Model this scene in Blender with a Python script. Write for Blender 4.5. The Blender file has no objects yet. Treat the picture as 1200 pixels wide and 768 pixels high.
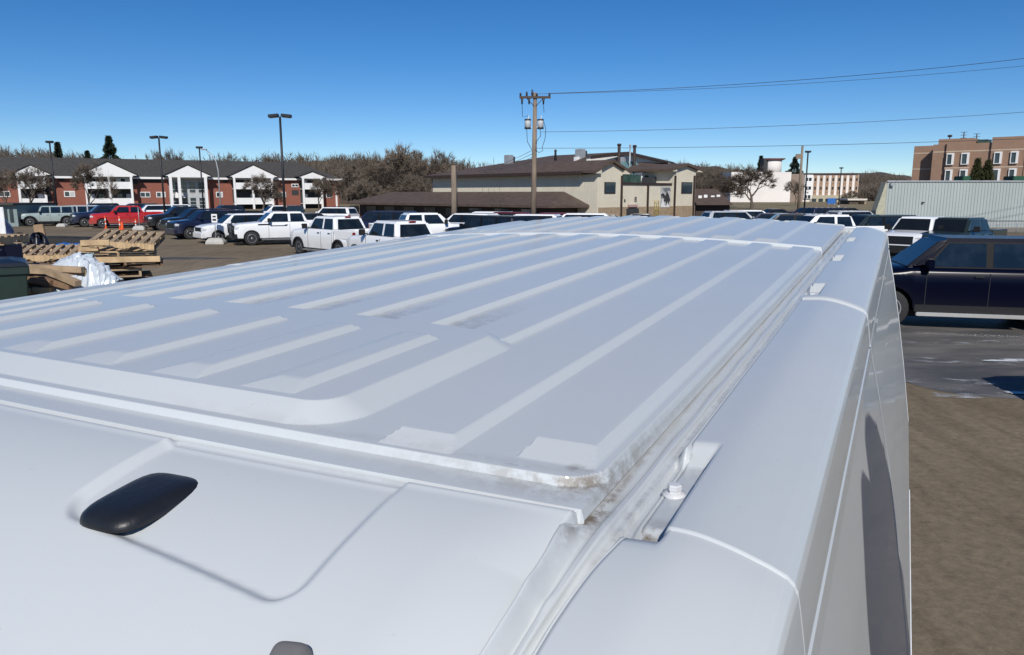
import bpy, bmesh, math, random
import numpy as np
from mathutils import Vector, Matrix
random.seed(7)
SC = bpy.context.scene
COL = SC.collection
R = math.radians
# ---------------------------------------------------------------- camera, sky, sun, exposure
F_PX, HC = 880.0, 3.0
PITCH = math.atan(157 / F_PX)
cd = bpy.data.cameras.new('camera')
cam = bpy.data.objects.new('camera', cd); COL.objects.link(cam)
cd.sensor_width = 36; cd.lens = F_PX / 1200 * 36; cd.clip_start = .02; cd.clip_end = 6000
cam.location = (0, 0, HC); cam.rotation_euler = (math.pi / 2 - PITCH, 0, 0)
SC.camera = cam
SUN_HEAD, SUN_EL = -2.0, 37.0           # the light travels along this heading (degrees right of +Y)
w = bpy.data.worlds.new('World'); SC.world = w; w.use_nodes = True
nt = w.node_tree; bg = nt.nodes['Background']
sky = nt.nodes.new('ShaderNodeTexSky'); sky.sky_type = 'NISHITA'; sky.sun_disc = False
sky.sun_elevation = R(SUN_EL); sky.sun_rotation = R(SUN_HEAD + 180)
sky.altitude = 3000; sky.air_density = 1.0; sky.dust_density = 0.0; sky.ozone_density = 3.5
hs_ = nt.nodes.new('ShaderNodeHueSaturation'); hs_.inputs['Saturation'].default_value = 1.30; hs_.inputs['Hue'].default_value = .504; nt.links.new(sky.outputs[0], hs_.inputs['Color']); nt.links.new(hs_.outputs[0], bg.inputs[0]); bg.inputs[1].default_value = .094
sd = bpy.data.lights.new('sun', 'SUN'); sd.energy = 4.4; sd.angle = R(.53); sd.color = (1, .955, .89)
sun = bpy.data.objects.new('sun', sd); COL.objects.link(sun)
h_ = R(SUN_HEAD); e_ = R(SUN_EL)
LD = Vector((math.sin(h_) * math.cos(e_), math.cos(h_) * math.cos(e_), -math.sin(e_)))
sun.rotation_euler = LD.to_track_quat('-Z', 'Y').to_euler()
SC.view_settings.view_transform = 'Standard'; SC.view_settings.look = 'None'
SC.view_settings.gamma = 1; SC.view_settings.exposure = 0.0
SC.view_settings.use_curve_mapping = False
# ---------------------------------------------------------------- helpers
def px_ray(px, py):
    f = Vector((0, math.cos(PITCH), -math.sin(PITCH))); u = Vector((0, math.sin(PITCH), math.cos(PITCH)))
    return f + Vector((1, 0, 0)) * ((px - 600) / F_PX) + u * ((384 - py) / F_PX)
def at(px, py, Y):                      # the point seen at a photo pixel, Y metres ahead
    d = px_ray(px, py); return Vector((0, 0, HC)) + d * (Y / d.y)
def on_ground(px, py, z=0.0):
    d = px_ray(px, py); return Vector((0, 0, HC)) + d * ((z - HC) / d.z)

def node_mat(name):
    m = bpy.data.materials.new(name); m.use_nodes = True
    return m, m.node_tree.nodes, m.node_tree.links, m.node_tree.nodes['Principled BSDF']
def mat(name, col, rough=.6, metal=0., var=.12, scale=3., bump=0., coat=0., spec=.5, col2=None, detail=6, stretch=None, thr=(.35, .65), bscale=None):
    m, N, L, b = node_mat(name)
    b.inputs['Roughness'].default_value = rough; b.inputs['Metallic'].default_value = metal
    b.inputs['Specular IOR Level'].default_value = spec
    b.inputs['Coat Weight'].default_value = coat; b.inputs['Coat Roughness'].default_value = .06
    tc = N.new('ShaderNodeTexCoord'); mp = N.new('ShaderNodeMapping'); L.new(tc.outputs['Object'], mp.inputs[0])
    if stretch: mp.inputs['Scale'].default_value = stretch
    no = N.new('ShaderNodeTexNoise'); no.inputs['Scale'].default_value = scale; no.inputs['Detail'].default_value = detail
    no.inputs['Roughness'].default_value = .6
    L.new(mp.outputs[0], no.inputs[0])
    cr = N.new('ShaderNodeValToRGB'); L.new(no.outputs[0], cr.inputs[0])
    c2 = col2 if col2 else tuple(min(1, c * (1 + var)) for c in col)
    c1 = col if col2 else tuple(c * (1 - var) for c in col)
    cr.color_ramp.elements[0].position = thr[0]; cr.color_ramp.elements[1].position = thr[1]
    cr.color_ramp.elements[0].color = (*c1, 1); cr.color_ramp.elements[1].color = (*c2, 1)
    L.new(cr.outputs[0], b.inputs['Base Color'])
    if bump:
        n2 = N.new('ShaderNodeTexNoise'); n2.inputs['Scale'].default_value = bscale or scale * 6; n2.inputs['Detail'].default_value = 4
        L.new(mp.outputs[0], n2.inputs[0])
        bp = N.new('ShaderNodeBump'); bp.inputs['Strength'].default_value = bump; bp.inputs['Distance'].default_value = .02
        L.new(n2.outputs[0], bp.inputs['Height']); L.new(bp.outputs[0], b.inputs['Normal'])
    return m
def brick_mat(name, c1, c2, mortar, sc=4.5):
    m, N, L, b = node_mat(name); b.inputs['Roughness'].default_value = .85
    tc = N.new('ShaderNodeTexCoord'); sx = N.new('ShaderNodeSeparateXYZ'); cx = N.new('ShaderNodeCombineXYZ')
    ad = N.new('ShaderNodeMath'); ad.operation = 'ADD'
    L.new(tc.outputs['Object'], sx.inputs[0]); L.new(sx.outputs[0], ad.inputs[0]); L.new(sx.outputs[1], ad.inputs[1])
    L.new(ad.outputs[0], cx.inputs[0]); L.new(sx.outputs[2], cx.inputs[1])
    br = N.new('ShaderNodeTexBrick'); L.new(cx.outputs[0], br.inputs[0]); br.inputs['Scale'].default_value = sc
    br.inputs['Color1'].default_value = (*c1, 1); br.inputs['Color2'].default_value = (*c2, 1); br.inputs['Mortar'].default_value = (*mortar, 1)
    br.inputs['Mortar Size'].default_value = .012
    no = N.new('ShaderNodeTexNoise'); no.inputs['Scale'].default_value = .6; no.inputs['Detail'].default_value = 8; L.new(tc.outputs['Object'], no.inputs[0])
    mx = N.new('ShaderNodeMix'); mx.data_type = 'RGBA'; mx.blend_type = 'MULTIPLY'; mx.inputs[0].default_value = .5
    L.new(br.outputs[0], mx.inputs[6]); L.new(no.outputs[0], mx.inputs[7]); 
    mp = N.new('ShaderNodeMapRange'); mp.inputs[3].default_value = .7; mp.inputs[4].default_value = 1.3; L.new(no.outputs[0], mp.inputs[0])
    cc = N.new('ShaderNodeCombineColor'); [L.new(mp.outputs[0], cc.inputs[i]) for i in range(3)]
    L.new(cc.outputs[0], mx.inputs[7]); L.new(mx.outputs[2], b.inputs['Base Color'])
    return m

def link(name, me, parent=None, mats=()):
    o = bpy.data.objects.new(name, me); COL.objects.link(o)
    if parent: o.parent = parent
    for m in mats:
        if m.name not in [x.name for x in me.materials if x]: me.materials.append(m)
    return o
def tag(o, label=None, cat=None, group=None, kind=None):
    if label: o['label'] = label
    if cat: o['category'] = cat
    if group: o['group'] = group
    if kind: o['kind'] = kind
    return o
def thing(name, label, cat, loc=(0, 0, 0), rz=0., group=None, parent=None):
    o = bpy.data.objects.new(name, None); COL.objects.link(o); o.location = loc; o.rotation_euler = (0, 0, rz)
    o.empty_display_size = .2
    if parent: o.parent = parent
    return tag(o, label, cat, group)

class B:
    """collects geometry for ONE mesh object"""
    def __init__(s): s.v = []; s.f = []; s.m = []; s.sm = []
    def add(s, vs, fs, mi=0, smooth=False):
        k = len(s.v); s.v += [tuple(v) for v in vs]
        for f in fs: s.f.append(tuple(i + k for i in f)); s.m.append(mi); s.sm.append(smooth)
        return s
    def box(s, x0, y0, z0, x1, y1, z1, mi=0, M=None):
        x0, x1 = sorted((x0, x1)); y0, y1 = sorted((y0, y1)); z0, z1 = sorted((z0, z1))
        vs = [Vector(p) for p in ((x0,y0,z0),(x1,y0,z0),(x1,y1,z0),(x0,y1,z0),(x0,y0,z1),(x1,y0,z1),(x1,y1,z1),(x0,y1,z1))]
        if M is not None: vs = [M @ v for v in vs]
        return s.add(vs, [(0,3,2,1),(4,5,6,7),(0,1,5,4),(1,2,6,5),(2,3,7,6),(3,0,4,7)], mi)
    def tube(s, pts, r, n=6, mi=0, cap=True, smooth=True):
        pts = [Vector(p) for p in pts]; rs = r if isinstance(r, (list, tuple)) else [r] * len(pts)
        vs = []
        for i, p in enumerate(pts):
            d = (pts[min(i+1, len(pts)-1)] - pts[max(i-1, 0)]).normalized()
            a = d.orthogonal().normalized() if i == 0 else (a - d * a.dot(d)).normalized()
            b = d.cross(a)
            for k in range(n):
                t = 2 * math.pi * k / n; vs.append(p + (a * math.cos(t) + b * math.sin(t)) * rs[i])
        fs = [(i*n+k, i*n+(k+1) % n, (i+1)*n+(k+1) % n, (i+1)*n+k) for i in range(len(pts)-1) for k in range(n)]
        s.add(vs, fs, mi, smooth)
        if cap:
            s.add(vs[:n], [tuple(range(n))[::-1]], mi); s.add(vs[-n:], [tuple(range(n))], mi)
        return s
    def lathe(s, prof, axis='z', o=(0,0,0), n=20, mi=0, smooth=True):   # prof: (r, h)
        vs = []; o = Vector(o)
        for (r, h) in prof:
            for k in range(n):
                t = 2 * math.pi * k / n; c, q = r * math.cos(t), r * math.sin(t)
                vs.append(o + (Vector((c, q, h)) if axis == 'z' else Vector((c, h, q)) if axis == 'y' else Vector((h, c, q))))
        fs = [(i*n+k, i*n+(k+1) % n, (i+1)*n+(k+1) % n, (i+1)*n+k) for i in range(len(prof)-1) for k in range(n)]
        s.add(vs, fs, mi, smooth)
        s.add(vs[:n], [tuple(range(n))[::-1]], mi); s.add(vs[-n:], [tuple(range(n))], mi); return s
    def prism(s, poly, d0, d1, plane='xz', mi=0, M=None):
        def P(a, b, d): return Vector((a, d, b)) if plane == 'xz' else Vector((d, a, b)) if plane == 'yz' else Vector((a, b, d))
        n = len(poly); vs = [P(a, b, d0) for a, b in poly] + [P(a, b, d1) for a, b in poly]
        if M is not None: vs = [M @ v for v in vs]
        return s.add(vs, [tuple(range(n)), tuple(range(n, 2*n))[::-1]] + [(i, n+i, n+(i+1) % n, (i+1) % n) for i in range(n)], mi)
    def loft(s, rings, mi=0, smooth=True, cap=True):
        n = len(rings[0]); vs = [p for r in rings for p in r]
        fs = [(i*n+k, i*n+(k+1) % n, (i+1)*n+(k+1) % n, (i+1)*n+k) for i in range(len(rings)-1) for k in range(n)]
        s.add(vs, fs, mi, smooth)
        if cap: s.add(rings[0], [tuple(range(n))[::-1]], mi); s.add(rings[-1], [tuple(range(n))], mi)
        return s
    def mesh(s, name, mats, bevel=0., fix=True):
        me = bpy.data.meshes.new(name); me.from_pydata(s.v, [], s.f)
        for m in mats: me.materials.append(m)
        me.polygons.foreach_set('material_index', s.m); me.polygons.foreach_set('use_smooth', s.sm)
        if fix or bevel:
            bm = bmesh.new(); bm.from_mesh(me)
            bmesh.ops.remove_doubles(bm, verts=bm.verts, dist=1e-5)
            bmesh.ops.recalc_face_normals(bm, faces=bm.faces)
            if bevel:
                ed = [e for e in bm.edges if len(e.link_faces) == 2 and e.calc_face_angle(0) > .5]
                bmesh.ops.bevel(bm, geom=ed, offset=bevel, segments=2, affect='EDGES', clamp_overlap=True)
            bm.to_mesh(me); bm.free()
        me.update(); return me
    def obj(s, name, mats, parent=None, bevel=0., fix=True, label=None):
        if not isinstance(mats, (list, tuple)): mats = [mats]
        o = bpy.data.objects.new(name, s.mesh(name, mats, bevel, fix)); COL.objects.link(o)
        if parent: o.parent = parent
        if label: o['label'] = label
        return o
def copy_tree(o, parent=None):
    c = o.copy(); COL.objects.link(c)
    if parent: c.parent = parent
    for ch in list(o.children): copy_tree(ch, c)
    return c
def smart_smooth(me, ang=.6):
    me.polygons.foreach_set('use_smooth', [True] * len(me.polygons))
    bm = bmesh.new(); bm.from_mesh(me)
    for e in bm.edges: e.smooth = not (len(e.link_faces) == 2 and e.calc_face_angle(0) > ang)
    bm.to_mesh(me); bm.free()
# ---------------------------------------------------------------- the ground
def ground_mat():
    m, N, L, b = node_mat('packed_dirt'); b.inputs['Roughness'].default_value = .95; b.inputs['Specular IOR Level'].default_value = .2
    tc = N.new('ShaderNodeTexCoord')
    def noise(sc, det, st=None, r=.6):
        mp = N.new('ShaderNodeMapping'); L.new(tc.outputs['Object'], mp.inputs[0])
        if st: mp.inputs['Scale'].default_value = st
        n = N.new('ShaderNodeTexNoise'); n.inputs['Scale'].default_value = sc; n.inputs['Detail'].default_value = det; n.inputs['Roughness'].default_value = r
        L.new(mp.outputs[0], n.inputs[0]); return n
    def ramp(src, *st):
        c = N.new('ShaderNodeValToRGB'); L.new(src, c.inputs[0]); e = c.color_ramp.elements
        while len(e) < len(st): e.new(.5)
        for q, (p, col) in zip(e, st): q.position = p; q.color = (*col, 1)
        return c
    def mix(f, a, bb, mode='MIX', fac=None):
        x = N.new('ShaderNodeMix'); x.data_type = 'RGBA'; x.blend_type = mode
        if fac is not None: x.inputs[0].default_value = fac
        else: L.new(f, x.inputs[0])
        L.new(a, x.inputs[6]); L.new(bb, x.inputs[7]); return x.outputs[2]
    big = ramp(noise(.12, 6).outputs[0], (.35, (.168, .132, .088)), (.65, (.240, .195, .136)))
    fine = ramp(noise(9, 10, None, .75).outputs[0], (.3, (.62, .62, .62)), (.7, (1.25, 1.22, 1.18)))
    col = mix(None, big.outputs[0], fine.outputs[0], 'MULTIPLY', .9)
    tracks = ramp(noise(.9, 5, (3.2, .5, 1)).outputs[0], (.48, (1, 1, 1)), (.62, (.72, .70, .68)))
    col = mix(None, col, tracks.outputs[0], 'MULTIPLY', .7)
    sx = N.new('ShaderNodeSeparateXYZ'); L.new(tc.outputs['Object'], sx.inputs[0])     # dry winter grass beyond the parking lot
    ad = N.new('ShaderNodeMath'); ad.operation = 'MULTIPLY_ADD'; ad.inputs[1].default_value = 40; L.new(noise(.03, 4).outputs[0], ad.inputs[0]); L.new(sx.outputs[1], ad.inputs[2])
    gt = N.new('ShaderNodeMath'); gt.operation = 'GREATER_THAN'; gt.inputs[1].default_value = 165; L.new(ad.outputs[0], gt.inputs[0])
    grass = ramp(noise(.5, 8).outputs[0], (.35, (.16, .125, .07)), (.65, (.27, .225, .14)))
    col = mix(gt.outputs[0], col, grass.outputs[0])
    L.new(col, b.inputs['Base Color'])
    bp = N.new('ShaderNodeBump'); bp.inputs['Strength'].default_value = .55; bp.inputs['Distance'].default_value = .03
    L.new(noise(14, 9, (1.0, .6, 1), .7).outputs[0], bp.inputs['Height']); L.new(bp.outputs[0], b.inputs['Normal'])
    return m
g = B(); xs = [-3000, -400, -120, -60, -30, -15, 0, 15, 30, 60, 120, 400, 3000]; ys = [-200, -20, 0, 10, 20, 40, 80, 160, 400, 3000]
g.add([(x, y, 0) for y in ys for x in xs], [(j*13+i, j*13+i+1, (j+1)*13+i+1, (j+1)*13+i) for j in range(9) for i in range(12)])
tag(g.obj('ground', ground_mat(), fix=False), kind='structure')
def blob(cx, cy, rx, ry, z, name, m, seed, n=90, rough=.25, ang=0, kind='structure'):
    rnd = random.Random(seed); ph = [rnd.uniform(0, 6.28) for _ in range(9)]; b = B(); vs = [(cx, cy, z)]
    for k in range(n):
        t = 2 * math.pi * k / n; q = 1 + rough * sum(math.sin((j + 2) * t + ph[j]) / (j + 1.5) for j in range(9))
        x, y = rx * q * math.cos(t), ry * q * math.sin(t); vs.append((cx + x * math.cos(ang) - y * math.sin(ang), cy + x * math.sin(ang) + y * math.cos(ang), z))
    b.add(vs, [(0, 1 + k, 1 + (k + 1) % n) for k in range(n)]); o = b.obj(name, m, fix=False)
    if kind: tag(o, kind=kind)
    return o
m_asph = mat('worn_wet_asphalt', (.075, .073, .072), .55, scale=.8, col2=(.19, .175, .155), stretch=(.55, 1.5, 1), thr=(.38, .70), bump=.6, spec=.5, detail=9)
p = on_ground(1180, 425); blob(p.x + 2.2, p.y + 1.2, 6.4, 4.6, .004, 'asphalt_patch', m_asph, 5, rough=.15)
m_ice = mat('thin_old_snow', (.55, .57, .60), .55, scale=7, col2=(.80, .82, .84), bump=.6)
def streak_mat():
    m, N, L, b = node_mat('patchy_ice_film'); b.inputs['Roughness'].default_value = .35; b.inputs['Base Color'].default_value = (.62, .65, .68, 1)
    tc = N.new('ShaderNodeTexCoord'); mp = N.new('ShaderNodeMapping'); mp.inputs['Scale'].default_value = (.9, 2.2, 1); L.new(tc.outputs['Object'], mp.inputs[0])
    n = N.new('ShaderNodeTexNoise'); n.inputs['Scale'].default_value = 1.4; n.inputs['Detail'].default_value = 9; n.inputs['Roughness'].default_value = .68; L.new(mp.outputs[0], n.inputs[0])
    c = N.new('ShaderNodeValToRGB'); c.color_ramp.elements[0].position = .52; c.color_ramp.elements[1].position = .72; L.new(n.outputs[0], c.inputs[0]); L.new(c.outputs[0], b.inputs['Alpha'])
    return m
m_str = streak_mat()
for k, (px, py, rx, ry, s) in enumerate([(1150, 402, 1.9, .35, 1), (1165, 462, 1.6, .30, 3), (1120, 424, 1.3, .3, 4), (1105, 448, 1.0, .25, 9)]):
    p = on_ground(px, py); blob(p.x, p.y, rx, ry, .008 + .003 * k, 'ice_streak', m_str, 20 + s, rough=.35, ang=-.12)
for k, (px, py, rx, ry, s) in enumerate([(1176, 424, .40, .06, 2), (1195, 462, .25, .06, 6), (1188, 423, .22, .05, 11)]):
    p = on_ground(px, py); blob(p.x, p.y, rx, ry, .022 + .003 * k, 'snow_patch', m_ice, 20 + s, rough=.35, ang=-.1)
p = on_ground(215, 303); blob(p.x, p.y, 2.6, .5, .004, 'dark_ground_patch', mat('dark_brown_ground', (.05, .045, .042), .7, scale=1.2, col2=(.10, .09, .075)), 77, rough=.2)  # flat dark brown patch lying on the dirt

# ---------------------------------------------------------------- the white cargo van under the camera
U = .287                                                   # metres per roof unit
a_ = px_ray(1062, 190).normalized(); c_ = a_.cross(Vector((0, 0, 1))).normalized(); u_ = c_.cross(a_)
van_M = Matrix(((c_.x, a_.x, u_.x, 0), (c_.y, a_.y, u_.y, 0), (c_.z, a_.z, u_.z, HC), (0, 0, 0, 1))) @ Matrix.Translation((0, 0, -U))
van = thing('cargo_van', 'dusty white high roof cargo van with ribbed roof filling the foreground', 'van')
van.matrix_world = van_M

def paint_mat(name='dusty_white_van_paint', coat=.42, cr_=.11):
    m, N, L, b = node_mat(name); b.inputs['Roughness'].default_value = .38
    b.inputs['Coat Weight'].default_value = coat; b.inputs['Coat Roughness'].default_value = cr_
    tc = N.new('ShaderNodeTexCoord')
    n = N.new('ShaderNodeTexNoise'); n.inputs['Scale'].default_value = 1.6; n.inputs['Detail'].default_value = 8; L.new(tc.outputs['Object'], n.inputs[0])
    c = N.new('ShaderNodeValToRGB'); c.color_ramp.elements[0].color = (.510, .540, .552, 1); c.color_ramp.elements[1].color = (.530, .560, .572, 1)
    c.color_ramp.elements[0].position = .35; c.color_ramp.elements[1].position = .65; L.new(n.outputs[0], c.inputs[0])
    at_ = N.new('ShaderNodeAttribute'); at_.attribute_name = 'dirt'
    n2 = N.new('ShaderNodeTexNoise'); n2.inputs['Scale'].default_value = 42; n2.inputs['Detail'].default_value = 9; n2.inputs['Roughness'].default_value = .72; L.new(tc.outputs['Object'], n2.inputs[0])
    mr = N.new('ShaderNodeMapRange'); mr.inputs[1].default_value = .40; mr.inputs[2].default_value = .56; L.new(n2.outputs[0], mr.inputs[0])
    ma = N.new('ShaderNodeMath'); ma.operation = 'MULTIPLY'; L.new(at_.outputs['Fac'], ma.inputs[0]); L.new(mr.outputs[0], ma.inputs[1])
    n3 = N.new('ShaderNodeTexNoise'); n3.inputs['Scale'].default_value = 150; n3.inputs['Detail'].default_value = 2; L.new(tc.outputs['Object'], n3.inputs[0])
    m3 = N.new('ShaderNodeMapRange'); m3.inputs[1].default_value = .72; m3.inputs[2].default_value = .80; m3.inputs[4].default_value = .16; L.new(n3.outputs[0], m3.inputs[0])
    mx0 = N.new('ShaderNodeMath'); mx0.operation = 'MAXIMUM'; L.new(ma.outputs[0], mx0.inputs[0]); L.new(m3.outputs[0], mx0.inputs[1])
    mx = N.new('ShaderNodeMix'); mx.data_type = 'RGBA'; L.new(mx0.outputs[0], mx.inputs[0]); L.new(c.outputs[0], mx.inputs[6])
    mx.inputs[7].default_value = (.17, .135, .10, 1); L.new(mx.outputs[2], b.inputs['Base Color'])
    r = N.new('ShaderNodeMapRange'); r.inputs[3].default_value = .34; r.inputs[4].default_value = .62; L.new(n2.outputs[0], r.inputs[0]); L.new(r.outputs[0], b.inputs['Roughness'])
    return m
m_van = paint_mat(); m_side = paint_mat('glossy_white_van_paint', .6, .05)
m_blk = mat('black_plastic', (.012, .013, .016), .42, scale=30, bump=.05)
m_rub = mat('tyre_rubber', (.020, .020, .021), .85, scale=12, bump=.2)
m_glass = mat('dark_glass', (.006, .009, .012), .05, scale=2.5, col2=(.016, .022, .026), thr=(.4, .7), spec=.7)
m_wind = mat('tinted_windshield', (.008, .011, .015), .12, var=.1, spec=.25)
m_chrome = mat('bright_metal', (.62, .63, .65), .22, metal=.9, var=.05)
m_alloy = mat('alloy_wheel', (.34, .35, .36), .38, metal=.7, var=.08)
m_steel = mat('dark_wheel', (.045, .045, .05), .45, metal=.4)
m_red = mat('red_lens', (.22, .012, .014), .15, spec=.7)
m_lens = mat('headlight_lens', (.62, .64, .66), .10, var=.1, scale=20, spec=.9)
m_under = mat('underbody', (.012, .012, .013), .9)

XC = -3.5
def crown(x): return .1 * np.clip(1 - ((x - XC) / 2.8) ** 2, 0, 1)
def bow(x): return -.27 * np.clip(1 - ((x - XC) / 2.8) ** 2, 0, 1)
def rp(t): t = np.clip(t, 0, 1); return t
def rib(x, s, x0, x1, s0, s1, wl, wr, wf, wb):
    return rp(np.minimum(np.minimum((x - x0) / wl, (x1 - x) / wr), np.minimum((s - s0) / wf, (s1 - s) / wb)))
BACK = [-1.80, -2.335, -2.885, -3.44, -4.02, -4.60, -5.13]
PLAT = [-2.06, -2.555, -3.07, -3.625, -4.20, -4.72]
def zroof(x, s):
    z = np.zeros_like(x); H = .048
    for xr in [-1.275, -5.42]: z = np.maximum(z, H * rib(x, s, xr - .315, xr, 2.07, 9.26, .05, .062, .17, .06))
    for (x0, x1, wl, wr) in [(-1.10, -.810, .015, .065), (-6.19, -5.90, .07, .05)]: z = np.maximum(z, H * rib(x, s, x0, x1, 2.12, 9.24, wl, wr, .22, .06))
    for xr in BACK: z = np.maximum(z, H * rib(x, s, xr - .33, xr, 3.38, 9.24, .05, .038, .06, .06))
    cx, cy, hx, hy, r = -3.47, 2.86, 1.745, .74, .27           # raised front platform with rounded corners
    qx = np.abs(x - cx) - hx + r; qy = np.abs(s - cy) - hy + r
    d = -(np.minimum(np.maximum(qx, qy), 0) + np.hypot(np.maximum(qx, 0), np.maximum(qy, 0)) - r)
    z = np.maximum(z, .078 * rp(d / .15))
    for xr in PLAT: z = z + .024 * rib(x, s, xr - .27, xr, 2.31, 3.20, .10, .05, .12, .03)
    for xr in [-1.275] + BACK + [-5.42]: z = np.maximum(z, .018 + H * rib(x, s, xr - .33, xr, 9.40, 12.86, .05, .045, .22, .05) * (s > 9.3))
    z = np.maximum(z, .052 * rp(np.minimum((s - 9.290) / .016, (9.335 - s) / .010)) * (s > 9.28) * (s < 9.34))
    z = np.where(s > 9.335, np.maximum(z, .030 * rp((s - 9.325) / .012)), z)
    lip = .030 + .012 * sum(rib(x, s * 0, xr - .40, xr + .05, -1, 1, .04, .04, .1, .1) for xr in [-.82, -1.31] + BACK + [-5.5])
    z = np.maximum(z, lip * rp((s - 12.93) / .03))
    ox = np.abs(x - XC) - 2.705 + .13; oy = (2.112 + .13) - s
    od = np.minimum(np.maximum(ox, oy), 0) + np.hypot(np.maximum(ox, 0), np.maximum(oy, 0)) - .13
    z = z - .028 * rp(od / .014) * (s < 12.9)                          # the folded ditch along the front of the panel
    z = z - .07 * np.clip((1.964 - s) / .018, 0, 1)
    z = z - .06 * np.clip((x + .782) / .012, 0, 1) - .06 * np.clip((-6.218 - x) / .012, 0, 1)
    return z + crown(x)
def dirt_roof(x, s):
    d = np.zeros_like(x)
    for xr in BACK[1:]: d = np.maximum(d, .42 * np.clip((x - xr + .02) / .02, 0, 1) * np.clip((xr + .25 - x) / .08, 0, 1) * np.clip((s - 3.44) / .04, 0, 1) * np.clip(1 - (s - 3.55) / 1.1, 0, 1) ** 1.3)
    ox = np.abs(x - XC) - 2.705 + .13; oy = (2.112 + .13) - s
    od = np.minimum(np.maximum(ox, oy), 0) + np.hypot(np.maximum(ox, 0), np.maximum(oy, 0)) - .13
    edge = np.clip(od / .01 + .5, 0, 1) * np.clip(1 - od / .16, 0, 1)
    near = np.exp(-np.hypot(np.minimum(x + .83, 0) / .32, np.maximum(s - 2.12, 0) / .45)) * (x > -3)
    d = np.maximum(d, edge * (.9 * near + .03))
    d = np.maximum(d, .75 * np.clip(1 - np.hypot((x + .875) / .05, (s - 2.19) / .035), 0, 1) ** .5)
    d = np.maximum(d, .5 * np.clip(1 - np.hypot((x + 1.06) / .05, (s - 2.14) / .012), 0, 1) ** .5)
    d = np.maximum(d, .16 * np.clip(1 - abs(s - 2.16) / .05, 0, 1) * np.clip((x + 2.9), 0, 1))
    return d
def frange(*seg):
    out = []
    for a, b, st in seg:
        n = max(1, int(round((b - a) / st))); out += [a + (b - a) * i / n for i in range(n)]
    return np.array(out + [seg[-1][1]])
def grid_obj(name, X, Y, Z, mats, parent, dirt=None, scale=U, label=None, flip=False):
    ny, nx = X.shape; me = bpy.data.meshes.new(name)
    co = np.stack([X, Y, Z], -1).reshape(-1, 3) * scale
    i = np.arange(ny * nx).reshape(ny, nx); q = np.stack([i[:-1, :-1], i[:-1, 1:], i[1:, 1:], i[1:, :-1]], -1).reshape(-1, 4)
    if flip: q = q[:, ::-1]
    me.vertices.add(len(co)); me.vertices.foreach_set('co', co.ravel()); me.loops.add(q.size); me.loops.foreach_set('vertex_index', q.ravel().astype(np.int32))
    me.polygons.add(len(q)); me.polygons.foreach_set('loop_start', np.arange(0, q.size, 4, dtype=np.int32)); me.polygons.foreach_set('loop_total', np.full(len(q), 4, dtype=np.int32))
    me.update(calc_edges=True); me.polygons.foreach_set('use_smooth', np.ones(len(q), dtype=bool))
    if dirt is not None:
        a = me.attributes.new('dirt', 'FLOAT', 'POINT'); a.data.foreach_set('value', dirt.ravel().astype(np.float32))
    for m in mats: me.materials.append(m)
    o = bpy.data.objects.new(name, me); COL.objects.link(o); o.parent = parent
    if label: o['label'] = label
    return o
# roof panel
xs = frange((-6.235, -2.6, .014), (-2.6, -.775, .009)); ss = frange((1.944, 1.97, .003), (1.97, 2.08, .0075), (2.08, 2.16, .0035), (2.16, 2.4, .0065), (2.4, 3.2, .014), (3.2, 3.6, .01), (3.6, 9.15, .07), (9.15, 9.28, .012), (9.28, 9.40, .004), (9.40, 9.7, .012), (9.7, 12.8, .07), (12.8, 13.0, .012))
X, S = np.meshgrid(xs, ss); fade = np.clip((3.4 - S) / 1.1, 0, 1); fade = fade * fade * (3 - 2 * fade)
Y = S + bow(X) * fade
rpo = grid_obj('roof_panel', X, Y, zroof(X, S), [m_van], van, dirt_roof(X, S)); rpo.data.set_sharp_from_angle(angle=R(9))
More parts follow.
